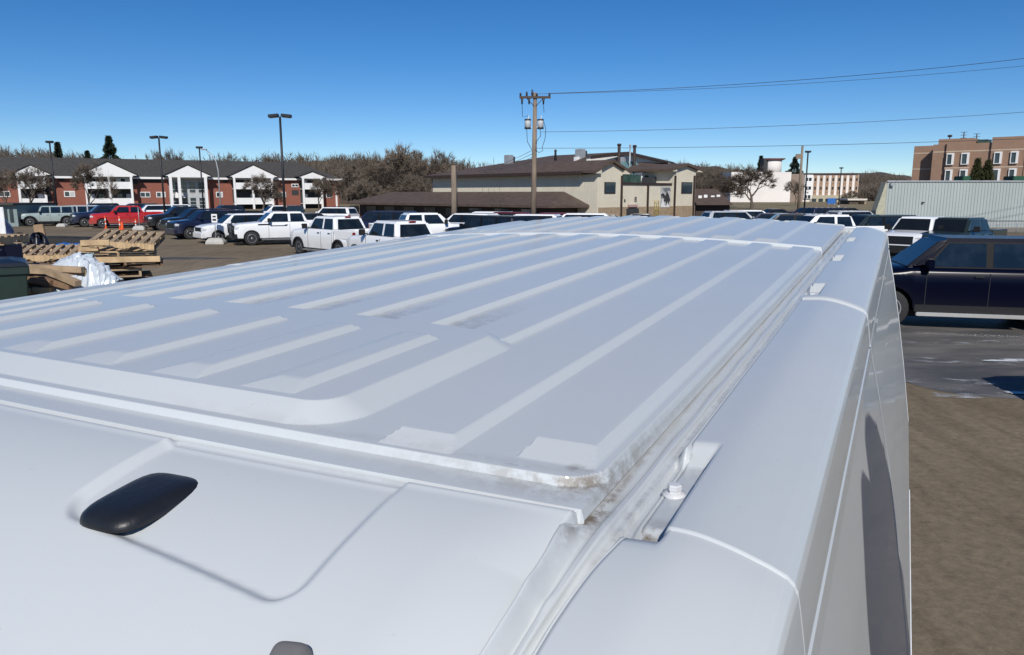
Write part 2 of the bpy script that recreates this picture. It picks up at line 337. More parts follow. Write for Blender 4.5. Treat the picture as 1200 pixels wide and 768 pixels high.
# drip channels at both sides of the roof, running forward and down beside the cab
def drop(s): t = np.clip(1.95 - s, 0, 3); return .05 * t + .33 * t * t
RECESS = [(1.86, 2.64), (6.12, 6.76), (8.42, 8.98), (10.60, 11.18)]
CH = [(-.800, -.075), (-.786, -.050), (-.738, -.053), (-.722, -.050), (-.716, -.036), (-.694, -.034), (-.688, -.056), (-.662, -.060), (-.650, -.042), (-.638, -.014), (-.628, -.003), (-.612, -.024)]
def chan_x(x, s):
    f = np.clip(1.95 - s, 0, 2); wid = 1 + .22 * np.exp(-((s - 1.86) / .12) ** 2) - .25 * np.clip(f / .45, 0, 1)
    return (x + .703) * wid - .703 - .06 * f - .05 * f * f
def channel(mir):
    cx = np.array([q[0] for q in CH]); cz = np.array([q[1] for q in CH])
    xi = np.linspace(cx[0], cx[-1], 46); zi = np.interp(xi, cx, cz)
    ss = frange((.70, 2.1, .02), (2.1, 2.8, .02), (2.8, 13.0, .06)); X, S = np.meshgrid(xi, ss); Z = np.tile(zi, (len(ss), 1)); X0 = X
    f = np.clip(1.95 - S, 0, 2); X = chan_x(X, S); Z = Z + np.clip(f / .10, 0, 1) * np.clip((-.735 - X0) / .045, 0, 1) * .052
    Z = Z * (1 + .25 * np.clip(f / .3, 0, 1)) - drop(S)
    for a0, b0 in RECESS: Z = Z - .062 * (X > -.662) * np.clip((S - a0 + .0) / .05, 0, 1) * np.clip((b0 - .06 - S) / .04, 0, 1)
    Z = np.maximum(Z, -.080 - drop(S))
    Z += .003 * np.sin(S * 9 + X * 40) * np.sin(X * 60) + .006 * np.exp(-((S - 1.60) / .03) ** 2) * (X0 < -.70)
    dirt = .8 * np.exp(-((S - 2.02) / .13) ** 2) * np.clip(1 - np.abs(X0 + .755) / .06, .12, 1) + .75 * np.exp(-np.abs(S - 2.15) / .5) * np.clip(1 - np.abs(X0 + .765) / .022, 0, 1) + .30 * np.clip(1 - np.abs(X0 + .674) / .016, 0, 1) + .03
    dirt = np.where(S < 1.8, dirt * .5 * np.clip((S - .9), .25, 1), dirt)
    if mir: X = 2 * XC - X
    grid_obj('drip_channel', X, S, Z, [m_van], van, dirt, flip=mir)
channel(False); channel(True)
# front cap above the windscreen, with the stamped recess
xs = frange((-6.24, -2.4, .02), (-2.4, -.765, .010), (-.765, -.745, .004)); ss = frange((.72, 1.2, .03), (1.2, 1.952, .0105))
X, S = np.meshgrid(xs, ss); Y = S + bow(X)
edge = np.clip((np.abs(X - XC) - 2.45) / .30, 0, 1)
Z = crown(X) * (1 - .1) - drop(S) - .055 * edge ** 2 * np.clip((1.90 - S) / .25, 0, 1) - .018 * rp((S - 1.925) / .022) + .006 * rp(1 - abs(S - 1.925) / .03)
qx = np.abs(X + 1.79) - .49 + .10; qy = np.abs(Y - 1.78) - .51 + .10
rr = np.hypot(np.maximum(qx, 0), np.maximum(qy, 0)) + np.minimum(np.maximum(qx, qy), 0) - .10
Z -= .026 * rp(-rr / .030) * np.clip((1.946 - S) / .012, 0, 1)
t_ = np.clip((X + 1.7) / .955, 0, 1); X2 = X + t_ * (chan_x(-.776, S) + .745); t_ = np.clip((-5.3 - X) / .94, 0, 1); X2 = X2 - t_ * (chan_x(-.776, S) + .745 - .02)
Z -= .05 * np.clip((X + .757) / .012, 0, 1) + .05 * np.clip((-6.228 - X) / .012, 0, 1)
grid_obj('front_cap', X2, Y, Z, [m_van], van, .3 * np.clip((S - 1.92) / .02, 0, 1) * np.clip((X + 1.9) / 1, 0, 1))
# shoulders and sides
PR = [(-.628, .002), (-.50, .012), (-.44, .012), (-.34, -.008), (-.24, -.040), (-.19, -.062), (-.172, -.080), (-.161, -.105), (-.153, -.15), (-.139, -.24), (-.131, -.300), (-.152, -.303), (-.152, -.320), (-.125, -.324), (-.112, -.40), (-.03, -.75), (.09, -1.35), (.22, -2.1), (.36, -3.0), (.41, -3.7), (.41, -4.6), (.39, -5.6), (.37, -6.6), (.33, -7.4), (.25, -7.75)]
def side_grid(name, y0, y1, dz, gap, mir, front=False, label=None):
    px_ = np.array([q[0] for q in PR]); pz = np.array([q[1] for q in PR])
    if not gap: px_ = px_.copy(); px_[11:14] = [-.130, -.129, -.124]
    arc = np.concatenate([[0], np.cumsum(np.hypot(np.diff(px_), np.diff(pz)))])
    t = np.unique(np.concatenate([np.linspace(0, .28, 30), np.linspace(.28, 1.0, 60), np.linspace(1.0, arc[-1], 60), arc]))
    xx = np.interp(t, arc, px_); zz = np.interp(t, arc, pz)
    if front: ss = frange((y0, y1, .03))
    else:
        ss = np.unique(np.concatenate([np.linspace(y0, y1, max(3, int((y1 - y0) / .12)))] + [np.linspace(a - .05, b + .05, 50) for a, b in RECESS if y0 <= b < y1]))
        ss = ss[(ss >= y0) & (ss <= y1)]; ss = np.unique(np.concatenate([ss, [y0 + .008]]))
    tt = np.linspace(0, t[-1], 4000); kx, kz = np.interp(tt, t, xx), np.interp(tt, t, zz); kk = np.hanning(int(.16 / (tt[1] - tt[0])) | 1); kk /= kk.sum(); pad = len(kk) // 2
    sm = lambda v: np.interp(t, tt, np.convolve(np.concatenate([2 * v[0] - v[pad:0:-1], v, 2 * v[-1] - v[-2:-pad-2:-1]]), kk, 'valid'))
    wgt = np.clip((.42 - t) / .06, 0, 1); xx = xx * (1 - wgt) + sm(kx) * wgt; zz = zz * (1 - wgt) + sm(kz) * wgt
    X, S = np.meshgrid(xx, ss); Z = np.tile(zz, (len(ss), 1)) + dz
    dirt = 0 * X
    for a, b in RECESS:
        m = rp(np.minimum(np.minimum((S - a) / .05, (b - S) / .10), (-.515 - X) / .030)); m = np.where(Z > -.1, m, 0)
        if a < 3: m = m * (1 + .30 * rp((2.03 - S) / .03))
        Z = Z - .066 * m; dirt = np.maximum(dirt, m * (.05 if a > 3 else .08 + .75 * np.clip((2.12 - S) / .12, 0, 1)))
    if front:
        f = np.clip(1.93 - S, 0, 4); k = np.clip(1 + Z / 1.2, 0, 1)
        Z = Z - drop(S) * k; wl = np.clip((-.26 - X) / .37, 0, 1); X = X + wl * (chan_x(-.634, S) + .628) - (1 - wl) * .03 * f
    if t[0] == 0: Z[:, 0] -= .06; X[:, 0] += .002
    if not front and y0 > 1: Z[0, :] -= np.where(Z[0, :] > -.1, .016, 0); X[0, :] -= np.where(Z[0, :] < -.1, .006, 0)
    if not front:
        e = np.clip((S - 12.7) / .35, 0, 1); X = X - .06 * e * e * np.clip((X + .6) / .4, 0, 1); 
    if mir: X = 2 * XC - X
    o = grid_obj(name, X, S, Z, [m_van, m_side], van, dirt, flip=mir, label=label)
    o.data.polygons.foreach_set('material_index', np.tile((zz[1:] < -.09).astype(np.int32), len(ss) - 1)); return o
for mir in (False, True):
    side_grid('cab_quarter_panel', .2, 1.924, -.009, True, mir, True)
    side_grid('side_panel', 1.920, 5.950, -.003, True, mir)
    side_grid('side_panel', 5.945, 13.02, .005, False, mir)
    # dark shut line of the side door, down the side
    px_ = [q for q in PR if q[1] < -.3]; bb = B()
    for sgn_y in (5.935,):
        pts = [((2 * XC - x if mir else x), sgn_y, z) for x, z in px_]; off = (.003 if not mir else -.003)
        vs = [Vector((x + off, y - .012, z)) * U for x, y, z in pts] + [Vector((x + off, y + .012, z)) * U for x, y, z in pts]; n = len(pts)
        bb.add(vs, [(i, i + 1, n + i + 1, n + i) for i in range(n - 1)])
    bb.obj('door_gap', m_blk, van)
# belly trim with reflective pieces, on both sides
for mir in (False, True):
    b = B(); sx_ = (lambda x: 2 * XC - x) if mir else (lambda x: x)
    for (y0, y1, mi) in [(2.0, 4.9, 0), (4.9, 5.3, 1), (5.3, 5.9, 2), (5.9, 6.6, 3), (6.6, 6.8, 0), (6.8, 12.9, 3)]:
        b.box(sx_(.405) * U, y0 * U, -4.35 * U, sx_(.475) * U, y1 * U, -4.15 * U, mi)
    b.obj('side_trim', [m_van, m_red, mat('blue_decal', (.03, .06, .30), .4), mat('white_trim', (.75, .76, .78), .4)], van, label='white side moulding with a red and a blue section')
m_bolt = mat('white_painted_bolt', (.62, .63, .64), .35, coat=.4)
# bolts on the roof rack mounts
for k, (a, bb_) in enumerate(RECESS):
    for mir in (False, True):
        if mir and k == 0: pass
        x = -.595; x = 2 * XC - x if mir else x; y = a + .30 * (bb_ - a) / .63 + (.07 if k == 0 else 0) + (.0 if k == 0 else .05)
        b = B(); o = (x * U, y * U, -.067 * U)
        b.lathe([(.001, 0), (.0112, 0), (.0116, .0015), (.0070, .0030), (.0066, .0031)], o=o, n=24)
        b.lathe([(.0060, .0031), (.0060, .0058), (.0068, .0060), (.0068, .0100), (.0058, .0112), (.001, .0114)], o=o, n=6, smooth=False)
        b.obj('mount_bolt', m_bolt, van)
# black pod and the small camera at the front cap
def pod(name, cx, cy, hw, hl, hh, z, rz, m, tilt=0):
    n, k = 40, 14; vs = []
    for j in range(k + 1):
        ph = j / k * math.pi / 2
        for i in range(n):
            t = 2 * math.pi * i / n; c, s = math.cos(t), math.sin(t)
            e = (abs(c) ** 4.0 + abs(s) ** 4.0) ** (-1 / 4.0); q = max(0., math.cos(ph)) ** .42
            vs.append(Vector((hw * e * c * q * (1 + .08 * s), hl * e * s * q, hh * math.sin(ph) ** .9)))
    M = Matrix.Translation((cx, cy, z)) @ Matrix.Rotation(rz, 4, 'Z') @ Matrix.Rotation(tilt, 4, 'X')
    b = B(); b.add([M @ v for v in vs], [(j*n+i, j*n+(i+1) % n, (j+1)*n+(i+1) % n, (j+1)*n+i) for j in range(k) for i in range(n)], 0, True)
    return b.obj(name, m, van)
pod('roof_pod', -2.065 * U, 1.43 * U, .128 * U, .172 * U, .046 * U, (-.022) * U, .06, m_blk, .05)
pod('roof_pod', (2 * XC + 2.10) * U, 1.405 * U, .148 * U, .180 * U, .055 * U, (-.012) * U, -.06, m_blk, .05)
pod('camera_housing', -1.22 * U, 1.165 * U, .05 * U, .05 * U, .055 * U, -.165 * U, .3, mat('weathered_grey_plastic', (.16, .155, .15), .6), .2)
# end wall, windscreen, nose, wheels: what one sees from a step to the side
b = B(); xr, xl = .36, -7.36
tail = [(x, z) for x, z in PR if z < .02]; poly = tail + [(2 * XC - x, z) for x, z in tail[::-1]]
poly = [(x * U, z * U) for x, z in [(-.55, 0)] + tail[2:]] ; poly += [((2 * XC) * U - x, z) for x, z in poly[::-1]]
b.prism(poly, 12.97 * U, 13.02 * U); b.obj('rear_wall', m_van, van, bevel=.0)
GZ = -2.53                                                    # ground under the nose, in metres of the van frame
def frame_quad(name, pts, m, th=.01):
    b = B(); n = (Vector(pts[1]) - Vector(pts[0])).cross(Vector(pts[2]) - Vector(pts[0])).normalized() * th
    b.add([Vector(p) for p in pts] + [Vector(p) - n for p in pts], [(0,1,2,3), (7,6,5,4), (0,4,5,1), (1,5,6,2), (2,6,7,3), (3,7,4,0)]); return b.obj(name, m, van)
zc = float(-drop(np.array([.72]))[0]) * U
frame_quad('windscreen', [(-1.82, -.62, -1.12), (-.18, -.62, -1.12), (-.30, .13, zc - .02), (-1.70, .13, zc - .02)], m_glass)
b = B(); L_ = []
for (y, zt, hw) in [(.05, -1.0, .98), (-.62, -1.10, .98), (-.9, -1.28, .96), (-1.22, -1.5, .90), (-1.32, -1.75, .84), (-1.34, -2.25, .82)]:
    zb = -2.28; L_.append([(-1.0045 + s * hw * q, y, z) for s, q, z in ((1, .9, zb), (1, 1, zb + .15 if zt > zb + .2 else zb + .05), (1, 1, zt - .08), (1, .9, zt), (-1, .9, zt), (-1, 1, zt - .08), (-1, 1, zb + .15 if zt > zb + .2 else zb + .05), (-1, .9, zb))])
b.loft(L_, smooth=False); b.obj('nose', m_van, van, bevel=.03)
b = B(); b.box(-1.62, -1.375, -2.05, -.39, -1.30, -1.72); b.obj('grille', m_blk, van, bevel=.02)
for s in (-1, 1):
    b = B(); b.box(-1.0045 + s * .72 - .13, -1.36, -1.62, -1.0045 + s * .72 + .13, -1.15, -1.42); b.obj('headlight', m_lens, van, bevel=.03)
    xs_ = lambda z: -1.0045 + s * (1.0045 + float(np.interp(-z / U, [-q[1] for q in PR[10:]], [q[0] for q in PR[10:]])) * U + .010)
    if s > 0: frame_quad('window', [(xs_(-1.12), .10, -1.12), (xs_(-1.12), .50, -1.12), (xs_(-.5), .50, -.5), (xs_(-.5), .14, -.5)], m_glass)
    else: frame_quad('window', [(xs_(-.5), .14, -.5), (xs_(-.5), .50, -.5), (xs_(-1.12), .50, -1.12), (xs_(-1.12), .10, -1.12)], m_glass)
    b = B(); xm = -1.0045 + s * 1.28; b.box(xm - .09, -.42, -1.25, xm + .09, -.30, -.86, 0); b.box(-1.0045 + s * 1.0, -.38, -1.18, xm, -.33, -1.12); b.obj('mirror', m_blk, van, bevel=.02)
b = B(); b.box(-1.85, -1.1, -2.36, -.16, 3.6, -2.0); b.obj('underbody', m_under, van)
def wheel_into(parent, x, y, z, r, wd, rim_m, axis='y', out=1, spokes=8):
    t = B(); t.lathe([(r * .62, -wd/2), (r * .93, -wd/2), (r, -wd/2 + .03), (r, wd/2 - .03), (r * .93, wd/2), (r * .62, wd/2)], axis=axis, n=26)
    wo = t.obj('wheel', m_rub, parent); wo.location = (x, y, z)
    k = B(); f = out * wd / 2; k.lathe([(.02, f * .55), (r * .60, f * .55), (r * .66, f * .9), (r * .62, f * 1.04), (r * .57, f * .95)], axis=axis, n=26)
    k.lathe([(.01, f * 1.0), (r * .16, f * 1.0), (r * .18, f * .6)], axis=axis, n=12)
    for i in range(spokes):
        tt = 2 * math.pi * i / spokes; M = Matrix.Rotation(tt, 4, 'Y' if axis == 'y' else 'X')
        if axis == 'y': k.box(r * .1, f * .6, -r * .06, r * .6, f * .92, r * .06, 0, M)
        else: k.box(f * .6, -r * .06, r * .1, f * .92, r * .06, r * .6, 0, M)
    ro = k.obj('rim', rim_m, wo); return wo
for s in (-1, 1):
    for y in (-.35, 2.75):
        zz = -(HC - U) - y * math.tan(R(2.06)) + .36
        wheel_into(van, -1.0045 + s * .93, y, zz, .36, .22, m_alloy, 'x', s)
# ---------------------------------------------------------------- vehicles
def carpaint(name, c, rough=.28, dirt=.25, coat=.6):
    m, N, L, b = node_mat(name); b.inputs['Specular IOR Level'].default_value = .5 if coat else .16; b.inputs['Roughness'].default_value = rough; b.inputs['Coat Weight'].default_value = coat; b.inputs['Coat Roughness'].default_value = .05
    tc = N.new('ShaderNodeTexCoord'); n = N.new('ShaderNodeTexNoise'); n.inputs['Scale'].default_value = 2.2; n.inputs['Detail'].default_value = 8; L.new(tc.outputs['Object'], n.inputs[0])
    sx = N.new('ShaderNodeSeparateXYZ'); L.new(tc.outputs['Object'], sx.inputs[0])
    mr = N.new('ShaderNodeMapRange'); mr.inputs[1].default_value = .95; mr.inputs[2].default_value = .35; mr.inputs[4].default_value = dirt * 2; L.new(sx.outputs[2], mr.inputs[0])
    mm = N.new('ShaderNodeMath'); mm.operation = 'MULTIPLY'; L.new(mr.outputs[0], mm.inputs[0]); L.new(n.outputs[0], mm.inputs[1])
    mx = N.new('ShaderNodeMix'); mx.data_type = 'RGBA'; L.new(mm.outputs[0], mx.inputs[0]); mx.inputs[6].default_value = (*c, 1); mx.inputs[7].default_value = (.20, .165, .125, 1)
    L.new(mx.outputs[2], b.inputs['Base Color']); return m
P_ = dict(white=carpaint('white_paint', (.78, .79, .80)), silver=carpaint('silver_paint', (.42, .44, .46)), sage=carpaint('pale_grey_green_paint', (.30, .36, .35)),
          black=carpaint('black_paint', (.010, .011, .014), dirt=.12), navy=carpaint('navy_paint', (.010, .014, .040), dirt=.08), deep=carpaint('deep_blue_paint', (.0014, .0022, .010), .24, .0, 0.),
          red=carpaint('red_paint', (.42, .015, .015), dirt=.4), grey=carpaint('dark_grey_paint', (.035, .038, .045), dirt=.15), green=carpaint('dark_green_paint', (.02, .03, .028), dirt=.1),
          maroon=carpaint('maroon_paint', (.12, .012, .02), dirt=.1), blue=carpaint('blue_paint', (.02, .06, .20), dirt=.1))
m_flare = mat('unpainted_plastic', (.018, .018, .02), .6, scale=20, bump=.1, spec=.2); m_wtrim = mat('black_window_trim', (.008, .008, .009), .5, spec=.12)
m_orange = mat('amber_lens', (.55, .16, .02), .3)
SPEC = {
 # nose,tail, w, (stations x,ztop), axle f/r, tyre r, cabin: xb0 xt0 xt1 xb1 zbelt zroof, windows [(xb0,xt0,xt1,xb1)], hood etc
 'pickup': dict(L0=2.92, L1=-2.95, W=1.00, H=[(2.92,1.00),(2.86,1.16),(2.6,1.25),(1.35,1.34),(-1.35,1.34)], bed=(-1.42, -2.93, 1.36), ax=(1.98, -1.72), tr=.41, cab=(1.42, .72, -1.05, -1.36, 1.32, 1.93, .88, .74),
      win=[(.98, .62, -.16, -.16), (-.30, -.30, -1.0, -1.12)], step=True, grille=(1.30, .34, .78, 1.14)),
 'suv': dict(L0=2.42, L1=-2.50, W=.97, H=[(2.42,.88),(2.34,1.02),(2.05,1.10),(1.15,1.20),(-2.3,1.20),(-2.45,1.12)], bed=None, ax=(1.50, -1.48), tr=.37, cab=(1.25, .45, -2.15, -2.42, 1.17, 1.76, .86, .70),
      win=[(.82, .38, -.22, -.22), (-.33, -.33, -1.18, -1.28), (-1.38, -1.30, -1.95, -2.12)], step=False, grille=(1.2, .22, .72, .96)),
 'bigsuv': dict(L0=2.55, L1=-2.62, W=1.0, H=[(2.55,.98),(2.48,1.12),(2.2,1.20),(1.25,1.28),(-2.4,1.28),(-2.58,1.2)], bed=None, ax=(1.62, -1.50), tr=.40, cab=(1.35, .60, -2.30, -2.52, 1.26, 1.88, .88, .74),
      win=[(.92, .52, -.18, -.18), (-.30, -.30, -1.22, -1.22), (-1.34, -1.34, -2.12, -2.26)], step=True, grille=(1.3, .30, .74, 1.08)),
 'jeep': dict(L0=2.15, L1=-2.15, W=.90, H=[(2.15,1.02),(2.1,1.12),(1.9,1.16),(.82,1.20),(-2.12,1.20)], bed=None, ax=(1.48, -1.48), tr=.42, cab=(.84, .56, -2.08, -2.12, 1.18, 1.86, .84, .76),
      win=[(.66, .46, -.12, -.12), (-.24, -.24, -1.02, -1.02), (-1.14, -1.14, -1.95, -1.97)], step=False, grille=(1.05, .42, .72, 1.10)),
 'sedan': dict(L0=2.35, L1=-2.40, W=.92, H=[(2.35,.72),(2.25,.82),(1.9,.90),(1.05,.99),(-1.6,1.02),(-2.25,1.02),(-2.38,.92)], bed=None, ax=(1.40, -1.40), tr=.33, cab=(1.15, .25, -1.05, -1.75, .98, 1.45, .82, .62),
      win=[(.72, .20, -.30, -.30), (-.40, -.40, -1.00, -1.35)], step=False, grille=(1.0, .14, .62, .78)),
}
_cache = {}
def vpart(root, key, name, fn, mats, bevel=0., smooth=None, label=None):
    if not isinstance(mats, (list, tuple)): mats = [mats]
    k = (key, name, tuple(m.name for m in mats))
    if k not in _cache:
        b = B(); fn(b); me = b.mesh(name, mats, bevel)
        if smooth: smart_smooth(me, smooth)
        _cache[k] = me
    o = bpy.data.objects.new(name, _cache[k]); COL.objects.link(o); o.parent = root
    if label: o['label'] = label
    return o
def vehicle(kind, colour, pos, head, label, cat, group=None, name=None, rim=None, flare=False, rack=False, guard=False, stripe=False, far=False, brake=False, plain_bumper=False):
    """head: compass direction of the nose, degrees to the right of +Y"""
    s = SPEC[kind]; names = dict(pickup='pickup_truck', suv='parked_suv', bigsuv='parked_suv', jeep='off_road_car', sedan='parked_car')
    root = thing(name or names[kind], label, cat, (pos[0], pos[1], 0), R(90 - head), group)
    m = P_[colour]; W = s['W']; L0, L1 = s['L0'], s['L1']; tr = s['tr']; axf, axr = s['ax']; zb0 = tr * .95; ar = tr * 1.16
    hx = [q[0] for q in s['H']][::-1]; hz = [q[1] for q in s['H']][::-1]
    xb0, xt0, xt1, xb1, zbelt, zroof, wb, wt = s['cab']
    def body(b):
        st = set([L0, L1] + hx)
        for a in (axf, axr):
            for i in range(13): st.add(a + ar * math.cos(math.pi * i / 12))
            st.add(a + ar + .01); st.add(a - ar - .01)
        for i in range(12): st.add(L1 + (L0 - L1) * i / 11)
        st = [x for x in sorted(st) if L1 <= x <= L0]; rings = []
        for x in st:
            if s['bed'] and x < s['bed'][0]: zt = 1.0
            else: zt = float(np.interp(x, hx, hz))
            zb = zb0
            for a in (axf, axr):
                if abs(x - a) < ar: zb = max(zb0, tr + math.sqrt(max(0, ar * ar - (x - a) ** 2)) * .94)
            zb = min(zb, zt - .12)
            tap = 1 - .10 * max(0, (x - L0 + .55) / .55) ** 2 - .06 * max(0, (L1 + .4 - x) / .4) ** 2
            if kind == 'jeep' and x > xb0: tap *= .80
            w = W * tap; hood = x > xb0 - .05
            zm = zb + (zt - zb) * .62
            half = [(0, zb), (w * .90, zb), (w * .985, zb + .05), (w, zm), (w * .985, zt - .10 if zt - .10 > zm else zm + .01), (w * (.94 if hood else .95), zt - .045), (w * (.85 if hood else .90), zt - .008), (w * .5, zt + (.025 if hood else 0)), (0, zt + (.03 if hood else 0))]
            ring = [(x, y, z) for y, z in half] + [(x, -y, z) for y, z in half[-2:0:-1]]
            rings.append(ring)
        b.loft(rings, smooth=False)
    vpart(root, kind, 'body', body, m, smooth=.55)
    yb, yt = wb * W / 1.0 if False else wb, wt
    def cabin(b):
        V = [(xb0, yb, zbelt - .03), (xb1, yb, zbelt - .03), (xb1, -yb, zbelt - .03), (xb0, -yb, zbelt - .03), (xt0, yt, zroof), (xt1, yt, zroof), (xt1, -yt, zroof), (xt0, -yt, zroof)]
        b.add(V, [(0,1,2,3), (7,6,5,4), (0,4,5,1), (1,5,6,2), (2,6,7,3), (3,7,4,0)])
    vpart(root, kind, 'cabin', cabin, m, bevel=.085, smooth=.5)
    def plane_pt(face, u, v):             # u across, v up on a cabin face
        if face == 'f': a = Vector((xb0, -yb, zbelt - .03)); bq = Vector((xb0, yb, zbelt - .03)); c = Vector((xt0, -yt, zroof)); d = Vector((xt0, yt, zroof))
        else: a = Vector((xb1, yb, zbelt - .03)); bq = Vector((xb1, -yb, zbelt - .03)); c = Vector((xt1, yt, zroof)); d = Vector((xt1, -yt, zroof))
        return a.lerp(bq, u).lerp(c.lerp(d, u), v)
    def scr(face, mg=.055, v0=.09, v1=.88):
        def f(b):
            P = [plane_pt(face, mg + .0, v0), plane_pt(face, 1 - mg, v0), plane_pt(face, 1 - mg * 1.4, v1), plane_pt(face, mg * 1.4, v1)]
            n = (P[1] - P[0]).cross(P[3] - P[0]).normalized(); 
            if face == 'f' and n.x < 0: n = -n
            if face == 'r' and n.x > 0: n = -n
            b.add([p + n * .012 for p in P] + [p - n * .01 for p in P], [(0,1,2,3), (7,6,5,4), (0,4,5,1), (1,5,6,2), (2,6,7,3), (3,7,4,0)])
        return f
    vpart(root, kind, 'windshield', scr('f'), m_wind, bevel=.008)
    vpart(root, kind, 'rear_window', scr('r', .09, .14 if kind != 'pickup' else .10, .82), m_glass, bevel=.008)
    z0w, z1w = zbelt + .035, zroof - .095
    for sg in (1, -1):
        for wi, (a0, b0, b1, a1) in enumerate(s['win']):
            def wf(b, sg=sg, a0=a0, b0=b0, b1=b1, a1=a1):
                def Y(z): return sg * (yb + (yt - yb) * (z - zbelt + .03) / (zroof - zbelt + .03) + .008)
                P = [Vector((a0, Y(z0w), z0w)), Vector((a1, Y(z0w), z0w)), Vector((b1, Y(z1w), z1w)), Vector((b0, Y(z1w), z1w))]
                b.add(P + [p - Vector((0, sg * .02, 0)) for p in P], [(0,1,2,3), (7,6,5,4), (0,4,5,1), (1,5,6,2), (2,6,7,3), (3,7,4,0)])
            vpart(root, kind + str(sg) + str(wi), 'window', wf, m_glass, bevel=.006)
    if kind in ('suv', 'sedan', 'bigsuv'):
        for sg in (1, -1):
            def wt_(b, sg=sg):
                def Y(z): return sg * (yb + (yt - yb) * (z - zbelt + .03) / (zroof - zbelt + .03) + .003)
                za, zb_ = zbelt + .012, z1w + .02; w0, w1 = s['win'][0], s['win'][-1]
                P = [Vector((w0[0] + .04, Y(za), za)), Vector((w1[3] - .04, Y(za), za)), Vector((w1[2] - .03, Y(zb_), zb_)), Vector((w0[1] + .03, Y(zb_), zb_))]
                b.add(P + [p - Vector((0, sg * .02, 0)) for p in P], [(0,1,2,3), (7,6,5,4), (0,4,5,1), (1,5,6,2), (2,6,7,3), (3,7,4,0)])
            vpart(root, kind + str(sg), 'window_trim', wt_, m_wtrim)
            def cl(b, sg=sg): b.box(axr + ar + .02, sg * (W - .06), zb0 - .02, axf - ar - .02, sg * (W + .012), zb0 + .13)
            vpart(root, kind + str(sg), 'side_cladding', cl, m_flare, bevel=.01)
    if s['bed']:
        x0, x1, zr = s['bed']
        for sg in (1, -1):
            def bs(b, sg=sg):
                st = [x1, x1 + .3] + [axr + ar * math.cos(math.pi * i / 10) for i in range(11)][::-1] + [x0]; st = sorted(set(st))
                b.loft([[(x, sg * W * .80, .98), (x, sg * W * .985, .96), (x, sg * W * .985, zr - .04), (x, sg * W * .95, zr), (x, sg * W * .80, zr)] for x in st], smooth=False)
            vpart(root, kind + str(sg), 'bed_side', bs, m)
        def tg(b): b.box(x1 - .02, -W * .80, .66, x1 + .05, W * .80, zr - .02)
        vpart(root, kind, 'tailgate', tg, m, bevel=.02)
    r_m = rim or m_alloy
    for x in (axf, axr):
        for sg in (1, -1):
            def ty(b): b.lathe([(tr * .60, -.125), (tr * .93, -.13), (tr, -.10), (tr, .10), (tr * .93, .13), (tr * .60, .125)], axis='y', n=24)
            wo = vpart(root, kind, 'wheel', ty, m_rub); wo.location = (x, sg * (W - .15), tr)
            def rf(b, sg=sg):
                f = sg * .13; r = tr
                b.lathe([(.02, f * .55), (r * .58, f * .55), (r * .64, f * .9), (r * .60, f * 1.05), (r * .56, f * .95)], axis='y', n=24)
                b.lathe([(.01, f), (r * .15, f), (r * .18, f * .6)], axis='y', n=10)
                for i in range(6):
                    Mx = Matrix.Rotation(i * math.pi / 3, 4, 'Y'); b.box(r * .1, f * .6, -r * .075, r * .58, f * .95, r * .075, 0, Mx)
            ro = vpart(wo, kind + str(sg), 'rim', rf, r_m)
    def ub(b): b.box(L1 + .25, -W * .72, zb0 - .16, L0 - .3, W * .72, min(hz) - .12)
    vpart(root, kind, 'underbody', ub, m_under)
    gw, gh, gz0, gz1 = s['grille']
    def gr(b):
        b.box(L0 - .10, -gw / 2, gz0, L0 + .015, gw / 2, gz1)
        for i in range(4): z = gz0 + (gz1 - gz0) * (i + .6) / 4.4; b.box(L0 + .010, -gw / 2 + .04, z, L0 + .03, gw / 2 - .04, z + .022)
    vpart(root, kind, 'grille', gr, m_blk, bevel=.01)
    def bf(b): b.box(L0 - .28, -W * .93, zb0 - .04, L0 + .09, W * .93, gz0 - .05)
    vpart(root, kind, 'bumper', bf, m_flare if (guard or flare or kind in ('jeep',)) else (m if not plain_bumper else m_chrome), bevel=.05)
    def br(b): b.box(L1 - .10, -W * .93, zb0 - .0, L1 + .2, W * .93, zb0 + .24)
    vpart(root, kind, 'bumper', br, m_chrome if kind == 'pickup' else m_flare, bevel=.04)
    for sg in (1, -1):
        if kind == 'jeep':
            def hl(b, sg=sg): b.lathe([(.01, L0 + .03), (.085, L0 + .02), (.09, L0 - .06)], axis='x', o=(0, sg * .42, .98), n=16)
            pass
        for ai, ax in enumerate(s['ax'] if kind == 'jeep' else ()):
            def fl(b, sg=sg, ax=ax):
                if True:
                    pts = [(ax + (ar + .02) * math.cos(math.pi * i / 8), tr + (ar + .01) * math.sin(math.pi * i / 8)) for i in range(9)]
                    pts2 = [(ax + (ar + .09) * math.cos(math.pi * i / 8), tr + (ar + .07) * math.sin(math.pi * i / 8)) for i in range(9)][::-1]
                    b.prism(pts + pts2, sg * .72, sg * .98)
            vpart(root, kind + str(sg) + str(ai), 'fender', fl, m_flare)
        if kind != 'jeep':
            def hl(b, sg=sg): b.box(L0 - .38, sg * (gw / 2 + .03), gz1 - .20, L0 - .015, sg * W * .955, gz1 - .02)
        vpart(root, kind + str(sg), 'headlight', hl, m_lens, bevel=.03 if kind != 'jeep' else 0)
        def tl(b, sg=sg): 
            zt = (1.28 if s['bed'] else float(np.interp(L1 + .1, hx, hz)) - .03); b.box(L1 - .01, sg * W * .80, zt - .36, L1 + .16, sg * W * .965, zt)
        vpart(root, kind + str(sg), 'taillight', tl, m_red, bevel=.02)
        xm = s['win'][0][0] - .02
